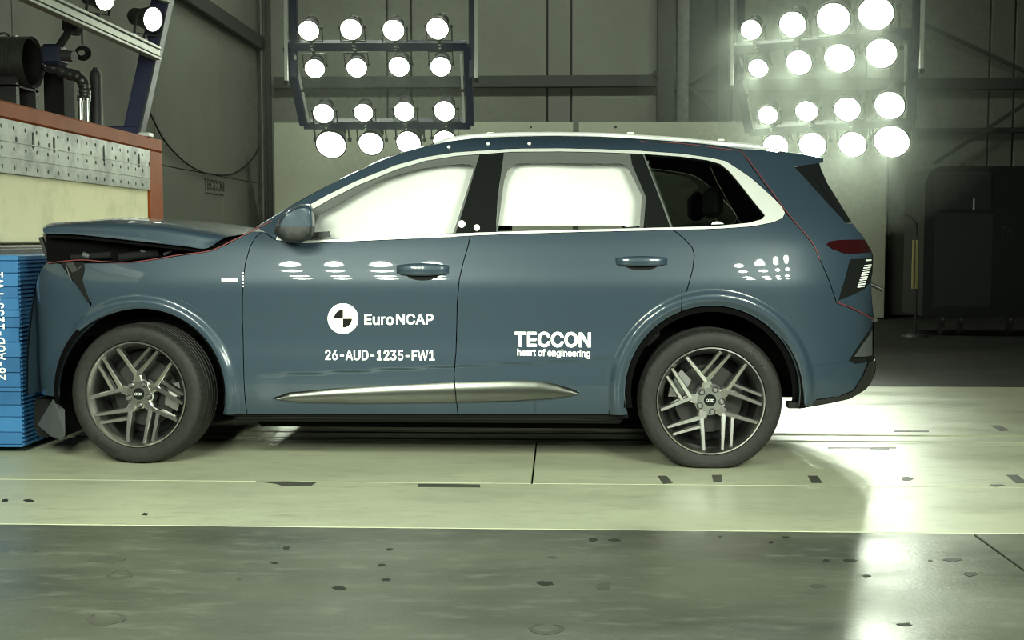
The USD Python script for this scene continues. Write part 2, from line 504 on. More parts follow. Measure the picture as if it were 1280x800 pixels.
def text_on_xwall(text, p_left, p_right, py_base, py_top, x, mat, parent, name, bold=True):
    m = meshkit.text_mesh(text, 1.0, 0.004, bold)
    v = m.vertices
    a, b = on_x(p_left, py_base, x), on_x(p_right, py_base, x)
    h = on_x(p_left, py_top, x)[2] - a[2]
    w0, w1 = v[:, 0].min(), v[:, 0].max()
    Y = a[1] + (v[:, 0] - w0) / (w1 - w0) * (b[1] - a[1])
    Z = a[2] + v[:, 1] * h
    return obj(name, trimesh.Trimesh(np.stack([x + 0.001 + v[:, 2], Y, Z], 1), m.faces, process=False), mat, parent, smooth=False)


text_on_xwall('TECCON', 255, 280, 236, 223, XL, 'wall_letter', wt, 'lettering')
text_on_xwall('heart of engineering', 256.5, 279, 242, 239.5, XL, 'wall_letter', wt, 'small_lettering', False)
cb = catmull([on_x(x, y, XL + 0.03) for x, y in ((180, 139), (186, 139), (205, 175), (228, 200), (250, 214), (268, 218), (288, 218), (305, 209), (318, 195), (324, 184))], 8)
tag(obj('wall_cable', tube(cb, 0.011, 8), 'cable_black', smooth=True), 'black cable sagging across the left side wall above the lettering', 'cable')

# ---- the two backdrop boards
YBO = 11.0
for x0, x1, y0, lab in ((342, 716.5, 153.5, 'large off-white backdrop board behind the car bonnet and front doors'), (723.5, 1110, 152.5, 'large off-white backdrop board behind the rear half of the car')):
    a, b = on_y(x0, y0, YBO), on_y(x1, y0, YBO)
    t = thing('backdrop_board', lab, 'backdrop board', group=None)
    obj('board', boxab((a[0], YBO, 0.02), (b[0], YBO + 0.03, a[2]), 0.004), 'board_white', t, smooth=False)
    for k, xx in enumerate((0.12, 0.62, 0.86)):
        X = a[0] + (b[0] - a[0]) * xx
        obj('bolt', rod((X, YBO - 0.008, a[2] - 0.07), (X, YBO + 0.002, a[2] - 0.07), 0.018), 'dark_steel', t)
    for xx in (0.05, 0.5, 0.95):
        X = a[0] + (b[0] - a[0]) * xx
        obj('foot', cat_mesh([boxab((X - 0.03, YBO + 0.03, 0), (X + 0.03, YBO + 0.6, 0.04)), bar((X, YBO + 0.06, 1.4), (X, YBO + 0.56, 0.04), 0.03, 0.03)]), 'dark_steel', t, smooth=False)
ax = on_y(716.5, 160, YBO + 0.02)
bx_ = on_y(723.5, 160, YBO + 0.02)

# ================================================================== barrier block, plate, blue barrier
XF = -3.10
Pcor = on_x(203, 175, XF)
YBLK1 = Pcor[1]
ZTOP = Pcor[2]
YBLK0 = -2.2
blk = thing('barrier_block', 'massive cream concrete crash block edged with orange steel, left of the car', 'crash barrier')
ow = on_x(187, 240, XF)[1]
ZC = ZTOP - (on_x(203, 175, XF)[2] - on_x(203, 195, XF)[2])
obj('concrete_body', boxab((XF - 1.2, YBLK0, 0.0), (XF - 0.06, YBLK1 - 0.1, ZTOP - 0.1)), 'cream_concrete', blk, smooth=False)
zbot = on_x(20, 304, XF)[2]
obj('concrete_face', boxab((XF - 0.1, YBLK0, zbot), (XF - 0.012, ow, ZTOP - 0.15), 0.01), 'cream_concrete', blk, smooth=False)
obj('lower_ledge', boxab((XF - 0.1, YBLK0, 0.0), (XF + 0.0, ow, zbot - 0.012), 0.01), 'dark_steel', blk, smooth=False)
# orange steel edging
zin = on_x(120, 173, XF)[2]
obj('top_edging', boxab((XF - 1.2, YBLK0, zin), (XF, YBLK1, ZTOP), 0.012), 'orange_paint', blk, smooth=False)
obj('side_edging', boxab((XF - 1.2, ow, 0.0), (XF, YBLK1, zin), 0.012), 'orange_paint', blk, smooth=False)
# drilled steel plate across the upper part
zp0 = on_x(100, 227.5, XF)[2]
zp1 = zin - 0.004
Hp = zp1 - zp0
plate = Polygon([(YBLK0, zp0), (ow - 0.004, zp0), (ow - 0.004, zp1), (YBLK0, zp1)])
holes = []
for row in (0.86, 0.47, 0.12):
    y = YBLK0 + 0.1
    while y < ow - 0.05:
        holes.append(Point(y, zp0 + row * Hp).buffer(0.0125, 5))
        y += 0.15
ywork = [on_x(p, 180, XF)[1] for p in (40, 66, 128, 172)]
for k, yy in enumerate(ywork):
    holes.append(LineString([(yy, zp0 + 0.58 * Hp), (yy, zp0 + 0.80 * Hp)]).buffer(0.018, 4))
    for dy in (-0.22, 0.22):
        holes.append(Point(yy + dy, zp0 + 0.66 * Hp).buffer(0.015, 5))
pl = plate.difference(shapely.union_all(holes))
obj('mounting_plate', to_yz(extrude(pl, 0.020), XF - 0.012), 'plate_steel', blk, smooth=False)
obj('plate_backing', boxab((XF - 0.05, YBLK0, zp0), (XF - 0.0115, ow - 0.006, zp1)), 'slot_black', blk, smooth=False)
for zz in (zp0 + 0.30 * Hp, zp0 + 0.60 * Hp):
    obj('plate_seam', boxab((XF + 0.008, YBLK0, zz - 0.004), (XF + 0.011, ow - 0.01, zz + 0.004), 0.001), 'plate_steel', blk, smooth=False)

# blue layered barrier on the block's face
YN = 0.30
Bc = on_y(25, 440, YN)
XBF = Bc[0]
zb1, zb0 = on_y(25, 319.5, YN)[2], on_y(25, 561, YN)[2]
bb = thing('blue_barrier', 'blue layered crash barrier the car front is pressed against', 'barrier')
edges_px = [561, 556, 540.5, 521.5, 506.5, 490, 484.5, 466, 447, 428, 410, 397, 388, 373, 358.5, 341.5, 326]
zs = [on_y(25, e, YN)[2] for e in edges_px]
zs[0] = max(zs[0], 0.03)
YFB = 2 * 0.93 - YN
mats = ['barrier_blue', 'barrier_blue_b', 'barrier_blue_c']
for i, (a, b) in enumerate(zip(zs[:-1], zs[1:])):
    dx = rng.uniform(-0.004, 0.004)
    obj('layer', boxab((XF + 0.03, YN + abs(dx), a + 0.0012), (XBF + dx - 0.002, YFB, b - 0.0012), 0.003), mats[i % 3], bb, smooth=False)
obj('top_board', boxab((XF + 0.03, YN - 0.003, zs[-1] + 0.001), (XBF + 0.002, YFB, zb1), 0.003), 'barrier_blue_c', bb, smooth=False)
obj('core', boxab((XF + 0.035, YN + 0.012, zs[0] + 0.01), (XBF - 0.014, YFB - 0.01, zb1 - 0.01)), 'barrier_blue_b', bb, smooth=False)
obj('back_plate', boxab((XF + 0.001, YN - 0.06, 0.0), (XF + 0.028, YFB + 0.06, zb1 + 0.03), 0.003), 'dark_steel', bb, smooth=False)
# finer ribs on the face towards the car
ribs = []
nz = 44
for k in range(nz):
    z = zs[0] + 0.015 + (zb1 - zs[0] - 0.05) * k / (nz - 1)
    ribs.append(boxab((XBF - 0.012, YN + 0.012, z - 0.0045), (XBF + 0.0055, YFB - 0.01, z + 0.0045)))
tag(obj('face_ribs', cat_mesh(ribs), 'barrier_blue_b', bb, smooth=False), kind='stuff')


def text_vertical(text, px_base, px_top, py_start, py_end, y, mat, parent, name):
    m = meshkit.text_mesh(text, 1.0, 0.003, True)
    v = m.vertices
    w0, w1 = v[:, 0].min(), v[:, 0].max()
    P0, Pt, Pe = on_y(px_base, py_start, y), on_y(px_top, py_start, y), on_y(px_base, py_end, y)
    Z = P0[2] + (v[:, 0] - w0) / (w1 - w0) * (Pe[2] - P0[2])
    X = P0[0] + v[:, 1] * (Pt[0] - P0[0])
    return obj(name, trimesh.Trimesh(np.stack([X, y - v[:, 2], Z], 1), m.faces, process=False), mat, parent, smooth=False)


text_vertical('26-AUD-1235-FW1', 7.5, -5, 475, 340, YN - 0.004, 'sticker_white', bb, 'sticker_lettering')

# ================================================================== things standing on the block
BT = ZTOP


def deep(px, py, Y):
    return on_y(px, py, Y)


dr = deep(42, 78, 2.9)
drum = thing('ventilation_drum', 'dark grey metal drum with open end lying above the barrier block', 'drum')
Rd = 32 / FPX * (dr[1] + 5.68)
prof = [(Rd * 0.86, 0.0), (Rd * 0.98, -0.01), (Rd, 0.0), (Rd, -0.10), (Rd * 1.03, -0.105), (Rd * 1.03, -0.125), (Rd, -0.13), (Rd, -0.9), (0.0, -0.9)]
m = lathe(prof[1:], 48)
Mx = np.eye(4); Mx[:3, 0], Mx[:3, 1], Mx[:3, 2], Mx[:3, 3] = (0, 1, 0), (0, 0, 1), (1, 0, 0), dr
m.apply_transform(Mx)
obj('shell', m, 'gray_drum', drum)
m = lathe([(Rd * 0.98, -0.01), (Rd * 0.90, -0.02), (Rd * 0.88, -0.35), (0.0, -0.36)], 48)
m.invert(); m.apply_transform(Mx)
m.invert()
obj('lining', m, 'slot_black', drum)
obj('cradle', cat_mesh([boxab((dr[0] - 0.85, dr[1] - Rd, BT + 0.001), (dr[0] - 0.05, dr[1] - Rd + 0.05, dr[2] - Rd + 0.06)), boxab((dr[0] - 0.85, dr[1] + Rd - 0.05, BT + 0.001), (dr[0] - 0.05, dr[1] + Rd, dr[2] - Rd + 0.06)),
                        boxab((dr[0] - 0.85, dr[1] - Rd, dr[2] - Rd * 1.06), (dr[0] - 0.05, dr[1] + Rd, dr[2] - Rd * 0.98))]), 'dark_steel', drum, smooth=False)
strap = [dr + np.array([-0.2, math.cos(t) * Rd * 1.13, math.sin(t) * Rd * 1.13]) for t in np.linspace(0.1, math.pi - 0.1, 18)]
obj('carrying_hoop', tube(strap, 0.008, 6), 'slot_black', drum, smooth=True)

du = thing('exhaust_duct', 'dark ribbed duct bending down into two bright metal pipes beside the drum', 'duct')
Yd = 3.05
pts = catmull([deep(x, y, Yd) for x, y in ((57, 82), (70, 86), (85, 92), (97, 96), (104, 103), (106, 112), (106, 123))], 8)
n = len(pts)
rr = 0.042 + 0.003 * np.cos(np.arange(n) * 2 * np.pi / 6.0)
obj('elbow', tube(pts, rr, 14), 'gray_drum', du, smooth=True)
for x in (100.5, 109.5):
    p0, p1 = deep(x, 121, Yd), deep(x, 146, Yd)
    p1[2] = BT + 0.001
    obj('pipe', rod(p0, p1, 0.018), 'galvanised', du)
    obj('collar', rod(p0 + np.array([0, 0, .012]), p0 - np.array([0, 0, .03]), 0.024), 'galvanised', du)

bxp = deep(58, 95, 3.35)
c = thing('equipment_box', 'black equipment box standing on the block behind the duct', 'box')
a, b = deep(57, 92, 3.35), deep(82, 92, 3.35)
obj('body', boxab((a[0], 3.3, BT + 0.001), (b[0], 3.52, a[2]), 0.012), 'slot_black', c, smooth=False)
obj('lid', boxab((a[0] - .01, 3.29, a[2] + 0.001), (b[0] + .01, 3.53, a[2] + 0.03), 0.008), 'dark_steel', c, smooth=False)
a, b = deep(112, 88, 3.45), deep(127, 88, 3.45)
gb = thing('gas_bottle', 'dark green-grey gas bottle standing beside the bright pipes', 'gas bottle')
rb = (b[0] - a[0]) / 2
zt = a[2]
m = lathe([(0, 0), (rb * .95, 0), (rb, 0.02), (rb, zt - BT - 0.05), (rb * .9, zt - BT - 0.02), (rb * .6, zt - BT), (0, zt - BT)], 28)
m.apply_translation(((a[0] + b[0]) / 2, 3.45, BT + 0.001)); m.invert(); m.invert()
obj('cylinder_body', m, 'cabinet_gray', gb)
obj('valve', rod(((a[0] + b[0]) / 2, 3.45, zt - 0.01), ((a[0] + b[0]) / 2, 3.45, zt + 0.02), 0.02), 'dark_steel', gb)

# leaning lamp stand on the block with aluminium rail
ST = thing('barrier_lamp_stand', 'leaning navy lamp stand with bright aluminium rails on top of the block', 'lamp stand')
Ys = 3.35
b0 = deep(166, 158, Ys); b0[2] = BT + 0.03
t0_ = deep(205, -12, Ys)
tt = b0 + (t0_ - b0) * 1.45
obj('post', bar(b0, tt, 0.125, 0.10, (0, 1, 0)), 'navy_paint', ST, smooth=False)
off = np.array([0.066, -0.0, 0.0])
obj('edge_strip', bar(b0 + off, tt + off, 0.02, 0.11, (0, 1, 0)), 'navy_light', ST, smooth=False)
for Yo in (-1.7,):
    sh = np.array([0, Yo - Ys, 0])
    obj('post', bar(b0 + sh, tt + sh, 0.125, 0.10, (0, 1, 0)), 'navy_paint', ST, smooth=False)
obj('base_beam', boxab((b0[0] - 0.40, Ys - 0.06, BT + 0.001), (b0[0] + 0.05, Ys + 0.06, BT + 0.075), 0.006), 'navy_paint', ST, smooth=False)
obj('base_beam', boxab((b0[0] - 0.40, -1.76, BT + 0.001), (b0[0] + 0.05, -1.64, BT + 0.075), 0.006), 'navy_paint', ST, smooth=False)
obj('foot_plate', boxab((b0[0] + 0.055, Ys - 0.05, BT + 0.001), (b0[0] + 0.14, Ys + 0.05, BT + 0.03), 0.004), 'white_metal', ST, smooth=False)
for (px, py) in ((193, 67), (206, -4)):
    r0 = deep(px, py, Ys - 0.06)
    r1 = r0.copy(); r1[1] = -1.75
    parts_ = []
    for dz, hh in ((0.040, 0.018), (0.0, 0.042), (-0.040, 0.018)):
        parts_.append(bar(r0 + np.array([0.02, 0, dz]), r1 + np.array([0.02, 0, dz]), 0.05 if hh > .03 else 0.062, hh, (0, 0, 1), 0.002))
    # a gap with darker web between the flanges
    parts_.append(bar(r0 + np.array([0.01, 0, 0]), r1 + np.array([0.01, 0, 0]), 0.03, 0.09, (0, 0, 1), 0.002))
    obj('aluminium_rail', cat_mesh(parts_), 'rail_aluminium', ST, smooth=False)
rk = thing('rail_camera', 'black high-speed camera with blue housing hanging under the aluminium rail', 'camera')
cpos = deep(90, 30, 2.05)
obj('clamp', cat_mesh([box(cpos, (0.10, 0.10, 0.10), 0.01), box(cpos + np.array([-0.02, 0.05, -0.03]), (0.06, 0.16, 0.05), 0.01)]), 'slot_black', rk, smooth=False)
obj('arm', rod(cpos + np.array([-0.01, 0, -0.03]), cpos + np.array([-0.10, 0.0, -0.16]), 0.025), 'slot_black', rk)
obj('housing', box(cpos + np.array([-0.12, 0, -0.20]), (0.13, 0.15, 0.13), 0.02), 'blue_plastic', rk, smooth=False)
obj('lens_barrel', rod(cpos + np.array([-0.06, -0.03, -0.205]), cpos + np.array([0.03, -0.05, -0.215]), 0.035, 20), 'dark_steel', rk)
p = deep(102, 66, 3.2)
mo = thing('black_cable_coil', 'black cable coil hanging behind the rail camera', 'cable coil')
obj('coil', cat_mesh([tube([p + np.array([math.cos(t) * (0.035 + 0.010 * k), 0.012 * k, math.sin(t) * (0.030 + 0.008 * k)]) for t in np.linspace(0, 6.28, 24)], 0.010, 6) for k in range(3)]), 'slot_black', mo, smooth=True)
obj('hook', rod(p + np.array([0, 0.02, 0.06]), p + np.array([0, 0.02, 0.22]), 0.008), 'dark_steel', mo)

# ================================================================== lamp racks
LENSR = 0.098


def lamp_meshes():
    can = lathe([(0.0, -0.26), (0.045, -0.26), (0.062, -0.235), (0.066, -0.20), (0.066, -0.13), (0.080, -0.115), (0.104, -0.02), (0.108, 0.0), (0.108, 0.012), (0.099, 0.014), (0.099, -0.006), (0.0, -0.01)], 32)
    lens = lathe([(0.0985, -0.004), (0.098, 0.002), (0.080, 0.010), (0.05, 0.017), (0.02, 0.020), (0.0, 0.0205)], 28)
    fins = [lathe([(0.066, -0.215 + 0.022 * k), (0.074, -0.213 + 0.022 * k), (0.074, -0.207 + 0.022 * k), (0.066, -0.205 + 0.022 * k)], 24) for k in range(4)]
    yoke = cat_mesh([box((s * 0.118, -0.06, -0.06), (0.008, 0.14, 0.03), 0.002) for s in (-1, 1)] + [box((0, -0.132, -0.06), (0.244, 0.008, 0.03), 0.002), box((0, -0.16, -0.06), (0.03, 0.06, 0.03), 0.003)]
                    + [rod((s * 0.105, 0, -0.06), (s * 0.13, 0, -0.06), 0.012) for s in (-1, 1)])
    bolt = cat_mesh([box((0, -0.175, -0.040), (0.020, 0.014, 0.012), 0.003), box((0, -0.205, -0.040), (0.018, 0.012, 0.012), 0.003)])
    for mm in (can, lens, *fins):
        pass
    return can, lens, cat_mesh(fins), yoke, bolt


PROTO = {}


def floodlight(pos, u, v, n, s, label, group, near=False, beam=None):
    M = np.eye(4)
    M[0, :3], M[1, :3], M[2, :3], M[3, :3] = np.asarray(u) * s, np.asarray(v) * s, np.asarray(n) * s, pos
    t = thing('floodlight', label, 'floodlight', mat4=M, group=group)
    key = 'near' if near else 'far'
    if key not in PROTO:
        can, lens, fins, yoke, bolt = lamp_meshes()
        cl = stage.CreateClassPrim(f'/World/Looks/lamp_class_{key}')
        for nm, me, ma in (('can', can, 'lamp_can'), ('lens', lens, 'lens_' + key), ('cooling_fins', fins, 'lamp_can'), ('yoke', yoke, 'lamp_can'), ('bolt', bolt, 'white_metal')):
            usdkit.mesh(stage, f'/World/Looks/lamp_class_{key}/{nm}', me, MATS[ma], smooth=35)
        PROTO[key] = cl
    t.GetReferences().AddInternalReference(PROTO[key].GetPath())
    t.SetInstanceable(True)
    # the lamp's beam
    n = np.asarray(n) / np.linalg.norm(n)
    lp = np.asarray(pos) + n * 0.06 * s
    L = UsdLux.SphereLight.Define(stage, numbered('/World', 'floodlight_beam'))
    L.CreateRadiusAttr(0.03)
    L.CreateIntensityAttr((BEAM_NEAR if near else BEAM_FAR) * (beam or 1.0))
    L.CreateNormalizeAttr(True)
    L.CreateColorAttr(Gf.Vec3f(*LAMP_COLOR))
    sh = UsdLux.ShapingAPI.Apply(L.GetPrim())
    sh.CreateShapingConeAngleAttr(38.0 if near else 27.0)
    sh.CreateShapingConeSoftnessAttr(0.9)
    bz_ = -n
    bx0 = np.cross((0, 0, 1), bz_); bx0 /= np.linalg.norm(bx0)
    by0 = np.cross(bz_, bx0)
    BM = np.eye(4)
    BM[0, :3], BM[1, :3], BM[2, :3], BM[3, :3] = bx0, by0, bz_, lp
    L.AddTransformOp().Set(Gf.Matrix4d(*BM.ravel().tolist()))
    return t


def rack_basis(yaw, tilt, side=1):
    """u along the bars, v up within the frame, n the way the lamps look. side=1: a rack beyond the car looking back at the camera."""
    u = np.array([math.cos(yaw), -math.sin(yaw) * side, 0.0])
    nh = np.array([-math.sin(yaw), -math.cos(yaw) * side, 0.0])
    up = np.array([0, 0, 1.0])
    v = up * math.cos(tilt) + nh * math.sin(tilt)
    n = nh * math.cos(tilt) - up * math.sin(tilt)
    return u, v, n


def lamp_axes(u, n):
    n = n / np.linalg.norm(n)
    v = np.cross(n, u); v /= np.linalg.norm(v)
    uu = np.cross(v, n)
    return uu, v, n


ORD = ['first', 'second', 'third', 'fourth']
ROWN = ['top row', 'second row', 'third row', 'bottom row']
RACKS = {}


def build_rack(which, p0, yaw, tilt, corners, rows, hang, strips, label, where):
    u, v, n = rack_basis(yaw, tilt)
    R = thing('lamp_rack', label, 'lamp rack')
    tl, tr, bl, br = [on_plane(*c, p0, n) for c in corners]
    W, Hh = 0.075, 0.085
    obj('top_bar', bar(tl, tr, W, Hh, v), 'navy_light' if False else 'navy_paint', R, smooth=False)
    obj('bottom_bar', bar(bl, br, W, Hh, v), 'navy_paint', R, smooth=False)
    obj('side_bar', bar(tl, bl, W, Hh, n), 'navy_paint', R, smooth=False)
    obj('side_bar', bar(tr, br, W, Hh, n), 'navy_paint', R, smooth=False)
    for (a, b, sgn) in ((tl, bl, 1), (tr, br, -1)):
        o = u * sgn * 0.062 + n * 0.03
        for f0, f1 in ((0.10, 0.52), (0.57, 0.96)):
            obj('white_strip', bar(a + (b - a) * f0 + o, a + (b - a) * f1 + o, 0.022, 0.02, n, 0.002), 'white_metal', R, smooth=False)
    for k, (px, wpx) in enumerate(hang):
        base = (tl if k == 0 else tr) - n * 0.10
        X = on_plane(px, 57, p0, np.array([0, 1.0, 0]))[0]
        q = base.copy()
        q = on_y(px, 57 if k == 0 else 50, base[1])
        q[2] = base[2] - 0.35
        q1 = q.copy(); q1[2] = HW - 0.01
        obj('hanger_post', bar(q, q1, wpx, wpx, (0, 1, 0)), 'navy_paint', R, smooth=False)
        obj('gusset', bar(q + np.array([0, 0, 0.86]), (q + np.array([(0.30 if k == 0 else -0.30), 0, 1.35])), 0.05, 0.05, (0, 1, 0)), 'navy_paint', R, smooth=False)
    for k, (px, py) in enumerate(strips):
        base = (tl if k == 0 else tr)
        Yy = base[1] - 0.06
        q = on_y(px, py, Yy)
        q1 = q.copy(); q1[2] = HW - 0.01
        obj('white_tube', bar(q, q1, 0.034, 0.03, (0, 1, 0), 0.004), 'white_metal', R, smooth=False)
        obj('tube_cap', box(q - np.array([0, 0, 0.02]), (0.045, 0.045, 0.04), 0.005), 'slot_black', R, smooth=False)
    lu, lv, ln = lamp_axes(u, n * 1.0 + np.array([0, 0, 0.12]))
    k = 0
    for r, row in enumerate(rows):
        for i, (px, py, dia) in enumerate(row):
            c = on_plane(px, py, p0 + n * 0.09, n)
            depth = np.dot(c - EYE, FWD)
            s = (dia / 2) / FPX * depth / LENSR
            flip = 1 if r % 2 == 0 else -1
            j = np.array([rng.normal(0, .05), rng.normal(0, .03), rng.normal(0, .03)])
            a_, b_, c_ = lamp_axes(u, ln + j)
            floodlight(c, a_ * flip, b_ * flip, c_, s, f'round white floodlight on the {where} lamp rack, {ROWN[r]}, {ORD[i]} from left', f'floodlights of the {where} lamp rack')
    RACKS[which] = (tl, tr, bl, br, u, v, n)


rowsL = [[(386, 38, 25), (439, 36.5, 26), (492, 37.5, 26), (547, 35.5, 27)], [(393.5, 85.5, 24), (446, 84.5, 24.5), (499, 83, 25.5), (551, 83, 25)],
         [(404.5, 141.5, 25), (454.5, 140.5, 23), (505.5, 139, 25), (556, 138.5, 26)], [(414, 180, 36), (464, 179, 30), (511, 178, 30), (556, 176, 28)]]
rowsR = [[(939, 37, 25), (991, 30, 32), (1042, 23, 40), (1095, 16, 42)], [(948, 85, 24), (999, 78, 31), (1050, 72, 37), (1102, 66, 37)],
         [(960, 143.5, 24), (1008.5, 138.5, 27), (1059.5, 136, 31), (1112.5, 131, 36)], [(970, 182, 30), (1016, 181, 33), (1066, 180, 33), (1115, 176, 42)]]
build_rack('left', on_y(472, 57, 5.9), 0.0, math.radians(36), [(359, 57), (584, 57), (380, 155), (588, 155)], rowsL, [(367, 0.075), (591, 0.075)], [(358, 101), (595.5, 98)],
           'navy steel lamp rack with sixteen lamps hanging above the car bonnet', 'left')
build_rack('right', on_y(1032, 52, 5.6), math.radians(26), math.radians(36), [(917, 61), (1142, 42), (937, 164), (1140, 150)], rowsR, [(925, 0.07), (1146, 0.075)], [(914.5, 107), (1151.5, 86)],
           'navy steel lamp rack with sixteen glaring lamps hanging behind the car tail', 'right')
# lamps on the stand above the barrier block
for (px, py, Yl, lab) in ((190, 24, 3.15, 'floodlight on the leaning stand above the block, beside the navy post'), (130, -2, 2.55, 'floodlight on the leaning stand above the block, cut by the top of the photo')):
    c = deep(px, py, Yl)
    uu, vv, nn = lamp_axes(np.array([0.55, 0.83, 0.0]), np.array([0.86, -0.48, -0.20]))
    floodlight(c, uu, vv, nn, 29 / 2 / FPX * (Yl + 5.68) / LENSR, lab, None)

# long ceiling lamps that light the boards and the back wall (above the frame)
for k, x in enumerate((-2.9, -0.4, 2.1)):
    t = thing('ceiling_lamp', f'long ceiling lamp above the backdrop boards, {ORD[k]} from left, above the picture', 'ceiling lamp', loc=(x, 8.6, 6.4))
    obj('housing', boxab((-0.75, -0.16, 0.0), (0.75, 0.16, 0.12), 0.02), 'white_metal', t, smooth=False)
    obj('diffuser', boxab((-0.72, -0.13, -0.012), (0.72, 0.13, -0.001), 0.004), 'ceiling_diffuser', t, smooth=False)
    for s_ in (-0.6, 0.6):
        obj('suspension', rod((s_, 0, 0.12), (s_, 0, HW - 6.4 - 0.005), 0.008), 'dark_steel', t)
# the racks on the camera's side that light the near flank (they show as reflections in the doors)
YC = 0.93
for which in ('left', 'right'):
    tl, tr, bl, br, u, v, n = RACKS[which]

    def mir(p):
        q = np.array(p, float)
        q[1] = 2 * YC - q[1]
        return q

    def mird(d):
        return np.array([d[0], -d[1], d[2]])
    SH = np.array([0.0, -0.2, 0.0])
    tl, tr, bl, br = (mir(p) + SH for p in (tl, tr, bl, br))
    u, v, n = mird(u), mird(v), mird(n)
    R = thing('lamp_rack', f'navy lamp rack on the camera side facing the car, mirrored in its {"doors" if which == "left" else "rear quarter panel"}', 'lamp rack')
    for nm, a, b, up_ in (('top_bar', tl, tr, v), ('bottom_bar', bl, br, v), ('side_bar', tl, bl, n), ('side_bar', tr, br, n)):
        obj(nm, bar(a, b, 0.075, 0.085, up_), 'navy_paint', R, smooth=False)
    for q in (tl, tr):
        q0 = q - n * 0.10
        q1 = q0.copy(); q1[2] = HW - 0.01
        obj('hanger_post', bar(q0 - np.array([0, 0, 0.3]), q1, 0.075, 0.075, (0, 1, 0)), 'navy_paint', R, smooth=False)
    for r in range(4):
        base_l, base_r = (tl, tr) if r < 2 else (bl, br)
        dv = 0.19 if r % 2 == 0 else -0.19
        for i in range(4):
            f = 0.12 + 0.76 * i / 3
            c = base_l + (base_r - base_l) * f + v * dv + n * 0.09
            a_, b_, c_ = lamp_axes(u, n + np.array([0, 0, 0.10]))
            floodlight(c, a_, b_, c_, 1.0, 'floodlight of the camera-side racks, seen only as a glint in the car side', 'floodlights of the camera-side racks', near=True)

# ================================================================== cabinet and stand at the right
Yc_ = 8.2
a = on_y(1155, 300, Yc_)
zt = on_y(1200, 208, Yc_)[2]
cab = thing('control_cabinet', 'dark control cabinet on castors at the right edge, rounded top corner', 'cabinet')
Xa, Xb = a[0], on_y(1300, 300, Yc_)[0]
sh = Polygon([(Xa, 0.22), (Xb, 0.22), (Xb, zt), (Xa + 0.16, zt), (Xa + 0.05, zt - 0.06), (Xa, zt - 0.18)])
m = extrude(sh, 0.8)
m.vertices = np.stack([m.vertices[:, 0], Yc_ + 0.8 - m.vertices[:, 2], m.vertices[:, 1]], 1)
obj('body', m, 'cabinet_dark', cab, smooth=False)


def cab_rect(x0, y0, x1, y1, t, mat, name):
    p, q = on_y(x0, y0, Yc_), on_y(x1, y1, Yc_)
    return obj(name, boxab((p[0], Yc_ - t, p[2]), (q[0], Yc_ + 0.002, q[2]), 0.004), mat, cab, smooth=False)


cab_rect(1169, 215, 1238, 262, 0.015, 'cabinet_gray', 'upper_door')
cab_rect(1169, 266, 1181, 384, 0.012, 'cabinet_gray', 'side_panel')
cab_rect(1183, 266, 1238, 384, 0.015, 'cabinet_gray', 'lower_door')
cab_rect(1242, 215, 1300, 384, 0.012, 'cabinet_dark', 'right_door')
cab_rect(1215.5, 248, 1217.5, 263, 0.03, 'white_metal', 'handle')
for x in (1177, 1200, 1262):
    p = on_y(x, 393, Yc_ + 0.05)
    obj('castor', cat_mesh([rod((p[0] - 0.02, p[1], 0.07), (p[0] + 0.02, p[1], 0.07), 0.07, 20), box((p[0], p[1], 0.17), (0.06, 0.08, 0.10), 0.008)]), 'dark_steel', cab)
    obj('castor_cap', rod((p[0], p[1] - 0.05, 0.19), (p[0], p[1] - 0.035, 0.19), 0.018), 'galvanised', cab)
tm = meshkit.text_mesh('Tm', 1.0, 0.004, False)
vv_ = tm.vertices.copy()
p, q = on_y(1250, 303, Yc_), on_y(1266, 283, Yc_)
w0, w1 = vv_[:, 0].min(), vv_[:, 0].max()
tm = trimesh.Trimesh(np.stack([p[0] + (vv_[:, 0] - w0) / (w1 - w0) * (q[0] - p[0]), Yc_ - 0.013 - vv_[:, 2], p[2] + vv_[:, 1] * (q[2] - p[2])], 1), tm.faces, process=False)
obj('faint_mark', tm, 'cabinet_gray', cab, smooth=False, label='faint grey mark on the cabinet door')
cab_rect(1250, 308, 1270, 309.5, 0.015, 'cabinet_gray', 'mark_underline')

st = thing('yellow_striped_stand', 'slim stand with pale yellow strips left of the dark cabinet', 'stand')
Yst = 8.0
p0, p1 = on_y(1145, 300, Yst), on_y(1145, 361, Yst)
for x in (1142, 1146.5):
    q0, q1 = on_y(x, 300, Yst), on_y(x, 361, Yst)
    obj('strip', boxab((q0[0] - 0.012, Yst - 0.012, q1[2]), (q0[0] + 0.012, Yst + 0.012, q0[2]), 0.004), 'pale_yellow', st, smooth=False)
obj('pole', rod((p0[0] + 0.02, Yst + 0.03, 0.03), (p0[0] + 0.02, Yst + 0.03, p0[2] + 0.05), 0.016), 'dark_steel', st)
obj('base', lathe([(0, 0.03), (0.13, 0.025), (0.15, 0.0), (0, 0.0)], 24).apply_translation((p0[0] + 0.02, Yst + 0.03, 0.001)), 'dark_steel', st)
hose = catmull([(p0[0] + 0.02, Yst + 0.03, p0[2] + 0.05), (p0[0] + 0.0, Yst + 0.03, p0[2] + 0.2), (p0[0] - 0.12, Yst + 0.05, p0[2] + 0.3)], 8)
obj('cable', tube(hose, 0.01, 8), 'cable_black', st, smooth=True)

# ================================================================== the car
car = thing('car', 'blue-grey SUV with crumpled front pressed against the blue barrier', 'car')
YCL = 0.93


def sstep(x, a, b):
    t = np.clip((np.asarray(x, float) - a) / (b - a), 0, 1)
    return t * t * t * (t * (6 * t - 15) + 10)


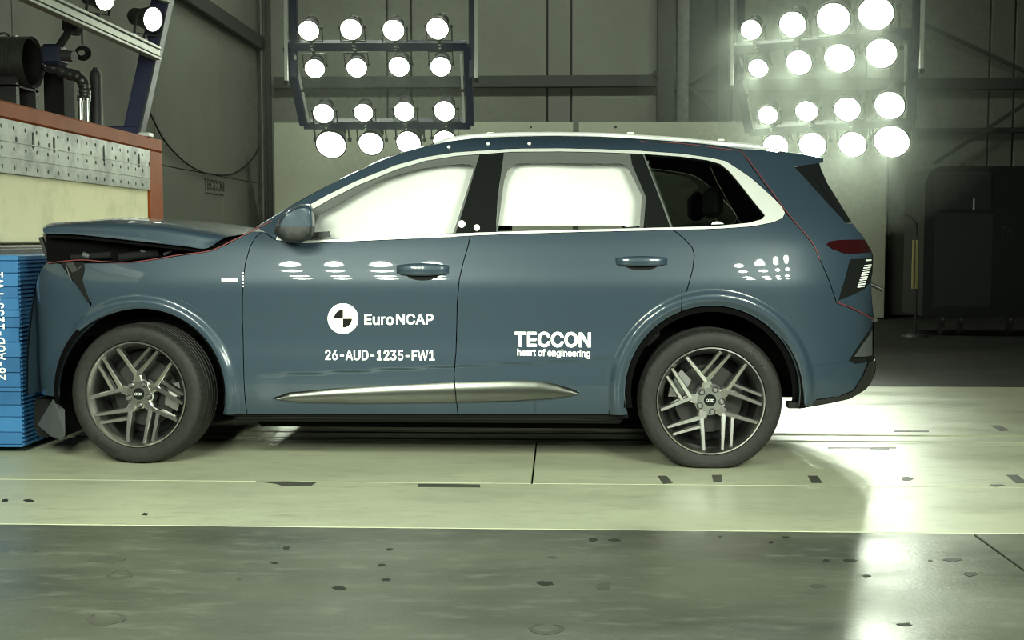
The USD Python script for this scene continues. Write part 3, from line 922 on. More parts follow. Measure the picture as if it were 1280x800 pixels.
_zz = np.linspace(0.0, 1.9, 761)
_prof = PchipInterpolator([0.0, 0.18, 0.27, 0.33, 0.42, 0.50, 0.60, 0.72, 0.82, 0.88, 0.93, 1.00, 1.08, 1.14, 1.20, 1.30, 1.40, 1.50, 1.56, 1.62, 1.70, 1.9],
                          [0.20, 0.10, 0.052, 0.032, 0.020, 0.018, 0.020, 0.013, 0.003, 0.0, 0.007, 0.024, 0.046, 0.068, 0.092, 0.138, 0.190, 0.252, 0.300, 0.40, 0.60, 1.1])(_zz)
_prof = gaussian_filter1d(_prof, 8, mode='nearest')
_xx = np.linspace(-3.2, 2.0, 1041)
_plan = PchipInterpolator([-3.2, -2.74, -2.70, -2.645, -2.57, -2.42, -2.2, -1.9, -1.5, -1.0, 0.0, 0.8, 1.0, 1.12, 1.22, 1.32, 1.42, 1.49, 1.545, 1.585, 1.61, 2.0],
                          [2.2, 0.85, 0.55, 0.245, 0.130, 0.065, 0.028, 0.010, 0.004, 0.0, 0.0, 0.004, 0.012, 0.026, 0.050, 0.088, 0.150, 0.215, 0.30, 0.40, 0.50, 1.2])(_xx)
_plan = gaussian_filter1d(_plan, 6, mode='nearest')


def D(x, z):
    """Depth of the near body side behind the plane y = 0."""
    x, z = np.asarray(x, float), np.asarray(z, float)
    d = np.interp(z, _zz, _prof) + np.interp(x, _xx, _plan)
    d = d + sstep(z, 1.0, 1.55) * (sstep(x, 0.55, 1.5) * 0.10 + sstep(-x, 0.5, 1.7) * 0.07)
    zc = 0.438 + (x + 1.5) * 0.053
    d = d + 0.007 * sstep(zc - z, -0.003, 0.012) * sstep(x, -1.50, -1.30) * (1 - sstep(x, 0.20, 0.28))
    return d


def DG(x, z, e=0.003):
    dx = (D(x + e, z) - D(x - e, z)) / (2 * e)
    dz = (D(x, z + e) - D(x, z - e)) / (2 * e)
    n = np.stack([dx, -np.ones_like(dx), dz], -1)
    return n / np.linalg.norm(n, axis=-1, keepdims=True)


_ys = np.linspace(-0.08, 0.62, 351)


def side(px, py, off=0.0):
    """The point of the near body side (moved in by off) that shows at the pixel."""
    d = ray(px, py)
    P = EYE + d[None] * ((_ys - EYE[1]) / d[1])[:, None]
    g = _ys - D(P[:, 0], P[:, 2]) - off
    hit = np.nonzero(g >= 0)[0]
    if len(hit) == 0:                                   # the ray grazes past: the nearest point of the surface
        return on_y(px, py, _ys[int(np.argmax(g))])
    k = max(int(hit[0]), 1)
    t = np.clip(-g[k - 1] / (g[k] - g[k - 1] + 1e-12), 0, 1)
    return on_y(px, py, _ys[k - 1] + t * (_ys[k] - _ys[k - 1]))


def sidexz(pts, off=0.0):
    return [tuple(side(x, y, off)[[0, 2]]) for x, y in pts]


def smooth_px(pts, n=5):
    return [tuple(p) for p in catmull([(x, y, 0) for x, y in pts], n)[:, :2]]


def arc(cx, cy, r, a0, a1, n=24):
    """a in degrees, counterclockwise seen in the picture from the right"""
    return [(cx + r * math.cos(math.radians(a)), cy - r * math.sin(math.radians(a))) for a in np.linspace(a0, a1, n)]


def densify(ring, s):
    P = np.asarray(ring)[:-1]
    Q = np.roll(P, -1, 0)
    out = []
    for a, b in zip(P, Q):
        k = max(1, int(math.ceil(np.linalg.norm(b - a) / s)))
        out.append(a + (b - a) * np.arange(k)[:, None] / k)
    return np.vstack(out)


def flat_mesh(poly, s, grid):
    """Conforming triangulation of a polygon in the (x, z) plane: points, triangles, boundary edges."""
    B = np.vstack([densify(np.array(r.coords), s) for r in [poly.exterior, *poly.interiors]])
    pts = B
    if grid:
        x0, z0, x1, z1 = poly.bounds
        gx, gz = np.meshgrid(np.arange(x0, x1, grid), np.arange(z0, z1, grid))
        gx = gx + (np.arange(gx.shape[0]) % 2)[:, None] * grid / 2
        inner = poly.buffer(-0.6 * s)
        g = np.stack([gx.ravel(), gz.ravel()], 1)
        if not inner.is_empty:
            g = g[shapely.contains_xy(inner, g[:, 0], g[:, 1])]
            pts = np.vstack([B, g])
    T = Delaunay(pts).simplices
    c = pts[T].mean(1)
    T = T[shapely.contains_xy(poly, c[:, 0], c[:, 1])]
    a, b, c = pts[T[:, 0]], pts[T[:, 1]], pts[T[:, 2]]
    area = (b[:, 0] - a[:, 0]) * (c[:, 1] - a[:, 1]) - (b[:, 1] - a[:, 1]) * (c[:, 0] - a[:, 0])
    T = T[np.abs(area) > 1e-10]
    area = area[np.abs(area) > 1e-10]
    T[area < 0] = T[area < 0][:, ::-1]
    e = np.vstack([T[:, [0, 1]], T[:, [1, 2]], T[:, [2, 0]]])
    es = {tuple(x) for x in e.tolist()}
    be = np.array([x for x in e.tolist() if (x[1], x[0]) not in es])
    return pts, T, be


def add_panel(name, poly, mat, off=0.0, s=0.02, grid=0.035, lip=0.018, gap=0.0022, both=True, parent=None, extra=None, label=None, smallround=True, closed=False):
    """A sheet that follows the body side, with its rim turned in by lip; a mirrored one for the far side."""
    if not isinstance(poly, (Polygon, MultiPolygon)):
        poly = Polygon(poly)
    poly = poly.buffer(0)
    if gap:
        poly = poly.buffer(-gap, join_style=1)
    polys = [g for g in getattr(poly, 'geoms', [poly]) if g.area > 2e-5]
    V, N, F, base = [], [], [], 0
    for g in polys:
        P, T, be = flat_mesh(g.simplify(0.0004), s, grid)
        f = (lambda x, z: D(x, z) + off + (extra(x, z) if extra else 0.0))
        e = 0.003
        y = f(P[:, 0], P[:, 1])
        dx = (f(P[:, 0] + e, P[:, 1]) - f(P[:, 0] - e, P[:, 1])) / (2 * e)
        dz = (f(P[:, 0], P[:, 1] + e) - f(P[:, 0], P[:, 1] - e)) / (2 * e)
        n = np.stack([dx, -np.ones_like(dx), dz], 1)
        n /= np.linalg.norm(n, axis=1, keepdims=True)
        top = np.stack([P[:, 0], y, P[:, 1]], 1)
        V.append(top); N.append(n); F.append(T + base)
        base += len(top)
        if lip:
            a, b = be[:, 0], be[:, 1]
            d = P[b] - P[a]
            o = np.stack([d[:, 1], -d[:, 0]], 1)
            o /= np.maximum(np.linalg.norm(o, axis=1, keepdims=True), 1e-9)
            o3 = np.stack([o[:, 0], np.zeros(len(o)), o[:, 1]], 1)
            A, Bp = top[a], top[b]
            inn = np.array([0, lip, 0])
            V.append(np.vstack([A, Bp, Bp + inn, A + inn])); N.append(np.vstack([o3] * 4))
            k = len(A); i = np.arange(k) + base
            F.append(np.vstack([np.stack([i + k, i, i + 3 * k], 1), np.stack([i + k, i + 3 * k, i + 2 * k], 1)]))
            base += 4 * k
            if closed:
                V.append(top + inn); N.append(-n); F.append(T[:, ::-1] + base)
                base += len(top)
    if not polys:
        return None
    V, N, F = np.vstack(V), np.vstack(N), np.vstack(F)
    p = obj(name, (V, F), mat, parent or car, normals=N, label=label)
    if both:
        V2, N2 = V.copy(), N.copy()
        V2[:, 1] = 2 * YCL - V2[:, 1]; N2[:, 1] *= -1
        obj(name, (V2, F[:, ::-1]), mat, parent or car, normals=N2)
    return p


def bridge(name, px_pts, mat, bulge, bdir, off=0.0, nseg=24, power=2.0, parent=None, label=None, pts3=None, n=4, inset=0.0, smooth=40, thick=0.012):
    """A sheet from the near side's edge across the car to the far side's."""
    P = np.array(pts3) if pts3 is not None else np.array([side(x, y, off) for x, y in (smooth_px(px_pts, n) if n else px_pts)])
    P = P + np.array([0, inset, 0])
    k = len(P)
    bd = np.asarray(bdir, float); bd = bd / np.linalg.norm(bd)
    t = np.linspace(0, 1, nseg + 1)
    prof = 1 - np.abs(2 * t - 1) ** power
    V = np.zeros((k, nseg + 1, 3))
    for i, p in enumerate(P):
        q = p.copy(); q[1] = 2 * YCL - p[1]
        b = bulge[i] if np.ndim(bulge) else bulge
        V[i] = p[None] + (q - p)[None] * t[:, None] + bd[None] * (b * prof)[:, None]
    V = V.reshape(-1, 3)
    F = []
    for i in range(k - 1):
        for j in range(nseg):
            a = i * (nseg + 1) + j
            F += [(a, a + 1, a + nseg + 2), (a, a + nseg + 2, a + nseg + 1)]
    F = np.array(F)
    m = trimesh.Trimesh(V, F, process=False)
    c = m.face_normals.mean(0)
    if np.dot(c, bd) < 0:
        F = F[:, ::-1]
    nv = len(V)
    m = trimesh.Trimesh(np.vstack([V, V - bd * thick]), np.vstack([F, F[:, ::-1] + nv]), process=False)
    return obj(name, m, mat, parent or car, smooth=smooth, label=label)


# ---- outlines in the picture
FW, RW = (177.0, 491.0), (890.0, 491.0)          # arch centres
RFA, RRA = 105.0, 108.5
DLO_OUT = [(345, 300), (352, 279), (380, 260), (410, 243.5), (445, 226.5), (495, 206.5), (532, 196.5), (570, 190.5), (640, 186), (700, 185.5), (750, 186.5), (800, 188.5), (850, 192), (887, 197), (907, 201.5), (922, 211), (938, 222), (955, 237), (968, 249),
           (977, 258.5), (981, 266), (978, 272.5), (966, 278), (940, 283), (905, 285.5), (880, 286.5), (800, 288.5), (730, 290), (660, 292), (600, 294), (560, 296), (500, 299), (420, 302.5), (380, 304)]
DLO_IN = [(360, 298.5), (365, 281), (388, 263.5), (415, 248), (448, 231.5), (497, 211.5), (533, 201), (570, 195), (640, 190), (700, 189.5), (750, 190.5), (800, 192.3), (850, 195.8), (884, 200.5), (900, 205), (911, 214), (923, 228), (937, 246), (950, 262),
          (956, 269.5), (952, 274), (935, 278.5), (905, 281.5), (880, 283), (800, 285), (730, 286.7), (660, 288.5), (600, 290.5), (560, 292.3), (500, 295.3), (420, 298.8), (385, 300)]
DOUT, DIN = Polygon(sidexz(DLO_OUT)), Polygon(sidexz(DLO_IN))
BELT = [(380, 304), (420, 302.5), (500, 299), (560, 296), (588, 294.7)]
FDOOR_FRONT = [(328, 289), (319, 297), (312.5, 309), (307, 328), (303.5, 355), (303, 400), (304.5, 455), (309, 518)]
BGAP = [(588, 294.7), (585, 308), (579, 328), (574, 350), (571.5, 380), (570, 440), (567.5, 468), (570, 495), (572.5, 518)]
CGAP = [(841, 287), (853, 296.5), (865, 309), (868, 318), (866, 336), (859.5, 360), (855, 375), (851, 390)]
RDOOR_LOW = [(784, 415), (775, 436), (767, 449), (764.5, 470), (761, 518)]


def disc(c, r, off=0.0):
    return Polygon(sidexz(arc(*c, r, 0, 360, 72)[:-1], off))


rear_ring_in, rear_ring_out = disc(RW, RRA), disc(RW, 131)
front_ring_in, front_ring_out = disc(FW, RFA), disc(FW, 126)
floor_cut = Polygon([(-4, -1), (3, -1), (3, 0.285), (-4, 0.285)])

# front door
add_panel('front_door', Polygon(sidexz([(328, 289), (345, 300), *BELT, *BGAP[1:], *FDOOR_FRONT[::-1][:-1]])), 'paint', grid=0.012)
# rear door: cut around the arch
rd = Polygon(sidexz([*BGAP, *RDOOR_LOW[::-1], *[p for p in arc(*RW, 112, 150, 111, 14)], *CGAP[::-1][1:], (800, 288.5), (730, 290), (660, 292), (600, 294)]))
add_panel('rear_door', rd.difference(disc(RW, 120)), 'paint', grid=0.012)
# front wing
wing = Polygon(sidexz([(78, 330), (100, 329), (155, 328.5), (180, 326.5), (225, 319.5), (260, 314.5), (285, 305), (298, 297), (312, 289.5), (328, 289), *FDOOR_FRONT[1:], (270, 518), (177, 491), (112, 400), (114, 379), (101, 358), (90, 347)]))
add_panel('front_wing', wing.difference(disc(FW, 116)), 'paint')
# front bumper corner, broken off along the wing
fb = Polygon(sidexz([(60, 326), (76, 330), (88, 348), (99, 360), (112, 380), (112, 400), (177, 491), (75, 497), (31, 497.5), (32, 470), (34, 430), (37, 395), (41, 368), (47, 345), (53, 333)]))
add_panel('front_bumper', fb.difference(disc(FW, 104)), 'paint', off=0.006, lip=0.012)
# body side: pillars, roof side and rear quarter in one pressing
TOPLINE = [(328, 289), (320, 284), (345, 268.5), (370, 253.5), (400, 237), (435, 219.5), (465, 205.5), (495, 193.5), (520, 186), (545, 180), (570, 175.5), (600, 172.5), (650, 170.5), (700, 170), (750, 171), (790, 173), (850, 177), (900, 182), (925, 186)]
TGAP = [(931, 195), (940, 209), (953, 227), (968, 247), (983, 267), (996, 281), (1007, 294), (1018, 309), (1027, 329), (1036, 350), (1045, 377)]
qp = Polygon(sidexz([*TOPLINE, *TGAP, (1016, 387), (985, 396), (960, 380), (890, 491), (845, 400), *CGAP[::-1][1:], *[p for p in DLO_OUT[::-1] if p[1] < 290 and p[0] > 845], *[p for p in DLO_OUT[::-1] if p[0] > 345 and p[1] < 283 and not (p[0] > 845 and True)], (352, 279), (345, 300)]))
qp = Polygon(sidexz([*TOPLINE, *TGAP, (1016, 387), (990, 394), (985, 420), (890, 491), (845, 400), *CGAP[::-1], (842, 280), (600, 260), (345, 300)])).buffer(0).difference(DOUT).difference(disc(RW, 120))
add_panel('body_side', qp, 'paint', grid=0.03, s=0.014)
# sill piece between the rear door and the arch
sp = Polygon(sidexz([(784, 415), *RDOOR_LOW[1:], (800, 518), (890, 491)])).difference(disc(RW, 120))
add_panel('sill_end', sp, 'paint')
# wheel arch trims
halfr = Polygon(sidexz([(700, 300), (851.5, 300), (851.5, 390), (860, 480), (860, 518.5), (700, 518.5)]))
halff = Polygon(sidexz([(851.5, 300), (1040, 300), (1040, 506), (860, 506), (851.5, 390)]))


def flare(c_, r0, r1):
    q = side(*c_)
    k = (5.68 + 0.05) / FPX

    def f(x, z):
        r = np.hypot(x - q[0], z - q[2]) / k
        t = np.clip((r1 - r) / (r1 - r0), 0, 1)
        return -0.017 * sstep(t, 0.0, 0.5) + 0.020 * sstep(t, 0.55, 1.15)
    return f


FLR, FLF = flare(RW, RRA, 131), flare(FW, RFA, 126)

add_panel('arch_trim', rear_ring_out.difference(rear_ring_in).intersection(halfr), 'paint', off=-0.002, s=0.008, grid=0.010, lip=0.03, extra=FLR)
add_panel('arch_trim', rear_ring_out.difference(rear_ring_in).intersection(halff), 'paint', off=-0.002, s=0.008, grid=0.010, lip=0.03, extra=FLR)
fsec = Polygon(sidexz([(177, 491), (92, 405), (92, 300), (420, 300), (420, 518), (240, 518)]))
add_panel('arch_trim', front_ring_out.difference(front_ring_in).intersection(fsec), 'paint', off=-0.002, s=0.008, grid=0.010, lip=0.03, extra=FLF)
# black arch liners just inside the painted lips
add_panel('arch_edge', rear_ring_in.difference(disc(RW, 101)).difference(floor_cut), 'void_black', off=0.012, s=0.015, grid=0, lip=0.0, gap=0)
# rear bumper
rbp = Polygon(sidexz([(1045, 378), (1070, 389), (1092, 399), (1090.5, 407), (1082, 419), (1071, 435), (1061, 451), (1069, 455), (1085, 452), (1078, 470), (1067, 488), (1050, 494.5), (1030, 498), (998, 502), (890, 491), (988, 400), (990, 394), (1016, 387)]))
rlow = Polygon(sidexz([(985, 462), (1000, 460), (1030, 456), (1061, 451.5), (1100, 452), (1100, 520), (985, 520)]))
rbp = rbp.difference(disc(RW, 120))
add_panel('rear_bumper', rbp.difference(rlow).union(Polygon(sidexz([(1045, 378), (1016, 387.5), (990, 394.5), (972, 402), (970, 396), (990, 388), (1016, 381), (1041, 372)])).difference(disc(RW, 120))), 'paint', gap=0.0003, off=0.0012)
add_panel('bumper_lower', rbp.intersection(rlow), 'paint', gap=0.0006, off=0.004, label='lower painted section of the rear bumper')
add_panel('bumper_valance', Polygon(sidexz([(985, 503), (1000, 502.5), (1030, 498.5), (1050, 495), (1067, 488.5), (1078, 470.5), (1086, 452), (1094, 449), (1096, 457), (1092, 470), (1082, 487), (1062, 499), (1030, 506), (1000, 511), (985, 511)])), 'black_plastic', off=-0.004, lip=0.08)
add_panel('bumper_vent', Polygon(sidexz([(1092, 405), (1092.5, 450), (1084, 453), (1069, 455.5), (1060, 452), (1071, 435), (1082, 419)])), 'black_gloss', off=0.012, lip=0.03, gap=0)
add_panel('reflector', Polygon(sidexz([(1090.5, 412), (1090.5, 444), (1068, 446), (1078, 431)])), 'gray_plastic', off=0.002, s=0.01, grid=0, gap=0)
# tailgate flank, lamps
tg = Polygon(sidexz([(925, 186), (950, 187), (985, 192), (994, 209), (1010, 226), (1035, 254), (1058, 279), (1066, 279), (1075, 291), (1083, 303), (1089, 314), (1091.5, 322), (1090, 340), (1089, 360), (1091, 385), (1092.5, 398), (1070, 388), (1045, 377), *TGAP[::-1][1:]]))
add_panel('tailgate_flank', tg, 'paint')
add_panel('tail_lamp', Polygon(sidexz(smooth_px([(1033, 305.5), (1037, 302), (1049, 300), (1068, 299.5), (1080, 300), (1085, 307), (1089, 314.5), (1078, 316), (1058, 317), (1049, 314), (1038, 310.5)], 4)[:-1])), 'red_lens', off=-0.006, s=0.008, grid=0.015, gap=0)
add_panel('lamp_trim', Polygon(sidexz([(1062.5, 324), (1091, 322.5), (1090.5, 340), (1088, 352), (1082, 360), (1068, 367.5), (1048, 375.5), (1052, 362), (1058, 342)])), 'black_gloss', off=-0.004, s=0.01, grid=0.02, gap=0)
for k in range(10):
    f = k / 9.0
    cx, cy = 1084.5 - 8.5 * f, 332 + 26.5 * f
    add_panel('lamp_slat', Polygon(sidexz([(cx - 4.5, cy - 0.7), (cx + 4.5, cy - 1.9), (cx + 4.5, cy - 0.1), (cx - 4.5, cy + 1.1)])), 'slat_white', off=-0.0065, s=0.006, grid=0, gap=0, lip=0.004)
add_panel('lamp_slat', Polygon(sidexz([(1082, 324.3), (1089, 324), (1089, 326), (1082, 326.3)])), 'slat_white', off=-0.0065, s=0.006, grid=0, gap=0, lip=0.004)
# sill skirt and silver blade
add_panel('sill_skirt', Polygon(sidexz([(284, 514), (785, 514), (787, 524), (760, 525), (700, 523), (284, 521)])), 'interior_dark', off=0.014, lip=0.05)
bt = [(338, 498), (362, 489.5), (420, 484), (500, 479.5), (568, 476.3), (640, 474), (672, 474.3), (695, 479), (712, 484.5), (726, 490)]
bb_ = [(716, 494), (690, 497.5), (640, 500.5), (568, 502.5), (450, 503.5), (380, 502.5)]
T3, B3 = np.array(sidexz(bt)), np.array(sidexz(bb_[::-1] + [])).reshape(-1, 2)


def blade_extra(x, z):
    zt_ = np.interp(x, T3[:, 0], T3[:, 1]); zb_ = np.interp(x, B3[:, 0], B3[:, 1])
    t = np.clip((z - zb_) / np.maximum(zt_ - zb_, 0.01), -0.2, 1.2)
    return -0.022 * (1 - np.clip(t, 0, 1.2) ** 3.2)


bpoly = Polygon(sidexz(bt + bb_))
bsplit = Polygon(sidexz([(300, 460), (568.4, 460), (568, 476), (570.3, 495), (571, 510), (300, 510)]))
add_panel('silver_blade', bpoly.intersection(bsplit), 'satin_silver', off=0.004, s=0.01, grid=0.012, extra=blade_extra, lip=0.02, label='satin silver door blade')
add_panel('silver_blade', bpoly.difference(bsplit), 'satin_silver', off=0.004, s=0.01, grid=0.012, extra=blade_extra, lip=0.02, label='satin silver door blade')

# ---- windows
add_panel('window_trim', DOUT.difference(DIN), 'chrome', off=-0.006, s=0.007, grid=0, gap=0.0006, lip=0.02, extra=lambda x, z: 0.0)
GF = [(398, 268), (420, 256), (445, 241.5), (480, 223), (520, 211.3), (555, 206), (578, 204.5), (588, 205.5), (592, 209), (590, 218), (580, 249), (571, 277), (566, 291.2), (500, 295), (430, 298), (388, 299.5), (391, 285)]
GR = [(622, 288.8), (624, 270), (630, 226), (634, 214), (640, 207), (647, 203.8), (700, 203.2), (750, 203.8), (775, 204.3), (783, 207), (787, 213), (795, 229), (803, 245), (801.5, 262), (800, 284.2), (740, 286)]
gf, grr = Polygon(sidexz(GF)), Polygon(sidexz(GR))
bp_ = Polygon(sidexz([(601, 188), (630.5, 186), (622, 250), (620, 293), (568, 296), (580, 258), (592, 218)]))
cp_ = Polygon(sidexz([(787, 185), (803, 186), (842, 290), (804, 290), (807.5, 246), (790, 205)]))
qg = Polygon(sidexz([(805.5, 188), (1000, 185), (1000, 292), (843.5, 290)]))
add_panel('window_frame', DIN.difference(gf).difference(bp_).intersection(Polygon(sidexz([(340, 310), (340, 180), (612, 180), (612, 310)]))), 'frame_gray', off=0.006, s=0.01, grid=0.02, gap=0.0005, lip=0.03)
add_panel('window_frame', DIN.difference(grr).difference(bp_).difference(cp_).intersection(Polygon(sidexz([(612, 180), (806, 180), (809, 310), (612, 310)]))), 'frame_gray', off=0.006, s=0.01, grid=0.02, gap=0.0005, lip=0.03)
add_panel('pillar_cover', DIN.intersection(bp_), 'black_gloss', off=0.003, s=0.012, grid=0.03, gap=0.0008)
add_panel('pillar_cover', DIN.intersection(cp_), 'black_gloss', off=0.003, s=0.012, grid=0.03, gap=0.0008)
add_panel('quarter_glass', DIN.intersection(qg), 'tinted_glass', off=0.004, s=0.012, grid=0.03, gap=0.0008, lip=0.01)
add_panel('door_glass', gf, 'window_glass', off=0.014, s=0.02, grid=0.04, gap=0, lip=0.0)
add_panel('door_glass', grr, 'window_glass', off=0.014, s=0.02, grid=0.04, gap=0, lip=0.0)
add_panel('glass_edge', Polygon(sidexz([(801.5, 188.5), (803.5, 188.5), (841, 286), (838.5, 286)])), 'frame_gray', off=-0.003, s=0.01, grid=0, gap=0)
# curtain airbags, blown up against the inside of the glass
bag = lambda x, z: 0.012 * np.sin(x * 13.0) * np.sin(z * 9.0 + 0.5)
add_panel('curtain_airbag', gf.buffer(0.05), 'airbag', off=0.085, s=0.03, grid=0.04, gap=0, lip=0.07, extra=bag, both=False, label='white inflated curtain airbag filling the front side window')
add_panel('curtain_airbag', Polygon(sidexz([(612, 281.5), (618, 200), (812, 200), (812, 250), (808, 282), (785, 283.5), (778, 281.5)])), 'airbag', off=0.085, s=0.03, grid=0.04, gap=0, lip=0.07, extra=bag, both=False, label='white inflated curtain airbag filling the rear side window')

# ---- bonnet, buckled upwards at the front
top_px = [(53, 284), (58, 280.5), (67, 278.3), (85, 277), (110, 276), (150, 275), (200, 277.5), (250, 285.5), (277, 290.5), (296, 294)]
low_px = [(55, 291.5), (62, 292), (75, 292.5), (100, 293.5), (130, 296.5), (175, 301.5), (215, 306), (237, 308.5), (258, 310.5), (280, 296.8)]
K = 40


def crosswise(px_pts, y0, y1):
    """Corner points of a piece that runs straight across the car from y0 to y1, drawn at y0."""
    a = [on_y(x, y, y0) for x, y in px_pts]
    return a + [np.array([p[0], y1, p[2]]) for p in a]


def resample(pts, k):
    P = catmull([(x, y, 0) for x, y in pts], 10)[:, :2]
    L = np.r_[0, np.cumsum(np.linalg.norm(np.diff(P, axis=0), axis=1))]
    return np.stack([np.interp(np.linspace(0, L[-1], k), L, P[:, i]) for i in range(2)], 1)


TP, LP = resample(top_px, K), resample(low_px, K)
rows_ = []
for i in range(K):
    f = i / (K - 1)
    yl = 0.085 + 0.10 * (1 - f) ** 2
    lo = on_y(LP[i, 0], LP[i, 1], yl)
    hi = on_y(TP[i, 0], TP[i, 1], yl + 0.10)
    mid = on_y(TP[i, 0] * .75 + LP[i, 0] * .25, TP[i, 1] * .72 + LP[i, 1] * .28, yl + 0.022)
    cr = hi + np.array([-0.05 * (1 - f), 0, 0.0])
    pts_ = [lo + np.array([0, 0.015, 0.004]), lo, lo * 0.5 + mid * 0.5 + np.array([0, -0.004, 0]), mid, hi]
    ctl = catmull(pts_, 4)
    # across to the far side with a low crown and a buckle
    yy = np.linspace(hi[1], 2 * YCL - hi[1], 17)[1:-1]
    t = (yy - hi[1]) / (2 * YCL - 2 * hi[1])
    z = hi[2] + 0.018 * np.sin(np.pi * t) + 0.010 * np.sin(3 * np.pi * t) * math.exp(-((f - 0.35) / 0.12) ** 2) - 0.03 * f * 0
    across = np.stack([hi[0] - 0.05 * (1 - f) * np.sin(np.pi * t), yy, z], 1)
    far = ctl[::-1].copy(); far[:, 1] = 2 * YCL - far[:, 1]
    rows_.append(np.vstack([ctl, across, far]))
V = np.array(rows_)
k, w_ = V.shape[:2]


def grid_faces(k, w_):
    a = (np.arange(k - 1)[:, None] * w_ + np.arange(w_ - 1)[None]).ravel()
    return np.vstack([np.stack([a, a + 1, a + w_ + 1], 1), np.stack([a, a + w_ + 1, a + w_], 1)])


F = grid_faces(k, w_)
m = trimesh.Trimesh(V.reshape(-1, 3), F, process=False)
if m.face_normals[:, 2].mean() < 0:
    F = F[:, ::-1]
bon = obj('bonnet', trimesh.Trimesh(V.reshape(-1, 3), F, process=False), 'paint', car, smooth=40)
V2 = V.reshape(-1, 3) - np.array([0, 0, 0.022]) + np.array([0.01, 0, 0]); V2[:, 1] = YCL + (V2[:, 1] - YCL) * 0.975
obj('bonnet_lining', trimesh.Trimesh(V2, F[:, ::-1], process=False), 'void_black', car, smooth=40)
# hinge stay at the rear corner of the bonnet
obj('bonnet_hinge', bar(on_y(264, 311, 0.13), on_y(277, 297, 0.17), 0.012, 0.02), 'paint', car, smooth=False)
# torn grille edge hanging at the nose
obj('nose_trim', hull(crosswise(((48, 297), (52, 296), (61, 322), (57, 323)), 0.30, 1.5)), 'black_plastic', car, smooth=False)
obj('nose_trim', hull([on_y(x, y, yy) for x, y in ((53, 292), (57, 291.5), (62, 308), (60, 312)) for yy in (0.28, 0.33)]), 'satin_silver', car, smooth=False)
# engine bay: dark packed machinery below the bonnet
eb = obj('engine_bay', hull(crosswise(((61, 326), (57, 293), (100, 296), (250, 311), (300, 296), (300, 420), (64, 420)), 0.24, 1.62)), 'void_black', car, smooth=False)
for (x0, y0, x1, y1, yy, r) in ((90, 322, 140, 319, 0.23, 0.018), (150, 322, 200, 316, 0.23, 0.022), (176, 313, 190, 319, 0.22, 0.008), (205, 318, 216, 313, 0.22, 0.008), (104, 318, 112, 321, 0.22, 0.014)):
    obj('engine_hose', rod(on_y(x0, y0, yy), on_y(x1, y1, yy), r), 'interior_dark' if r > .015 else 'gray_plastic', car)
add_panel('headlamp', Polygon(sidexz([(77, 329), (90, 327.5), (105, 328), (106, 337), (103, 350), (105, 357), (113, 378), (110, 378), (99, 361), (90, 348)])), 'interior_dark', off=-0.003, s=0.008, grid=0, gap=0, lip=0.03, both=False, label='smashed black headlamp')
# smashed headlamp between bumper and wing
obj('headlamp', hull([on_y(x, y, yy) for x, y in ((80, 329), (96, 327), (104, 331), (101, 352), (96, 356), (88, 344)) for yy in (0.085, 0.22)]), 'black_gloss', car, smooth=False, label='smashed black headlamp')
for q in ([(82, 329), (92, 328), (97, 338), (90, 341)], [(94, 345), (97, 344), (99, 358), (96, 360)], [(98, 334), (104, 332), (102, 344), (98, 346)]):
    obj('lamp_shard', hull([on_y(x, y, yy) for x, y in q for yy in (0.055, 0.075)]), 'black_plastic', car, smooth=False)
obj('lamp_shard', hull([on_y(x, y, yy) for x, y in ((82, 332), (84, 334), (90, 352), (87.5, 350)) for yy in (0.05, 0.06)]), 'gray_plastic', car, smooth=False)
# torn undertray flap in front of the wheel
obj('torn_flap', hull([on_y(x, y, yy) for x, y, yy in ((66, 499, .12), (81, 512, .10), (81.5, 544, .10), (76.5, 550, .12), (63, 545, .16), (47, 531, .22), (60, 515, .16))] + [on_y(x, y, yy + 0.02) for x, y, yy in ((66, 499, .12), (81, 512, .10), (81.5, 544, .10), (76.5, 550, .12), (47, 531, .22))]), 'gray_plastic', car, smooth=False)
obj('torn_undertray', hull(crosswise(((44, 499), (70, 499), (80, 545), (50, 546), (42, 535)), 0.30, 1.5)), 'interior_dark', car, smooth=False)
obj('front_beam', hull(crosswise(((42, 400), (70, 330), (74, 420), (70, 490), (38, 490)), 0.33, 1.53)), 'interior_dark', car, smooth=False)
bridge('front_skin', [(60, 328), (47, 346), (38, 390), (33, 440), (32, 494)], 'paint', 0.02, (-1, 0, 0), off=0.01, power=4)

# ---- roof, glasshouse ends, tail
bridge('windscreen', [(318, 285), (345, 268.5), (370, 253.5), (400, 237), (435, 219.5), (465, 205.5), (495, 193.5), (545, 180)], 'window_glass', 0.05, (-0.55, 0, 0.83), off=0.004, power=2.2, thick=0.006)
bridge('roof', [(545, 180), (570, 175.5), (600, 172.5), (650, 170.5), (700, 170), (750, 171), (790, 173), (850, 177), (900, 182), (925, 186), (950, 187.5), (985, 192)], 'paint', 0.055, (0, 0, 1), off=0.004, power=2.4)
bridge('rear_window', [(992, 208), (1010, 225), (1035, 253), (1062, 280)], 'tinted_glass', 0.05, (0.8, 0, 0.6), off=0.03, power=2.5, thick=0.006)
bridge('tailgate', [(1062, 279.5), (1075, 291), (1083, 303), (1089, 314), (1091.5, 322), (1090, 340), (1089, 360), (1091, 385), (1092.5, 398)], 'paint', 0.03, (1, 0, 0), off=0.005, power=3.0)
bridge('rear_bumper_skin', [(1092.5, 399), (1092, 420), (1092, 449), (1095, 452), (1093, 470), (1082, 487)], 'black_plastic', 0.03, (1, 0, 0), off=0.006, power=3.0)
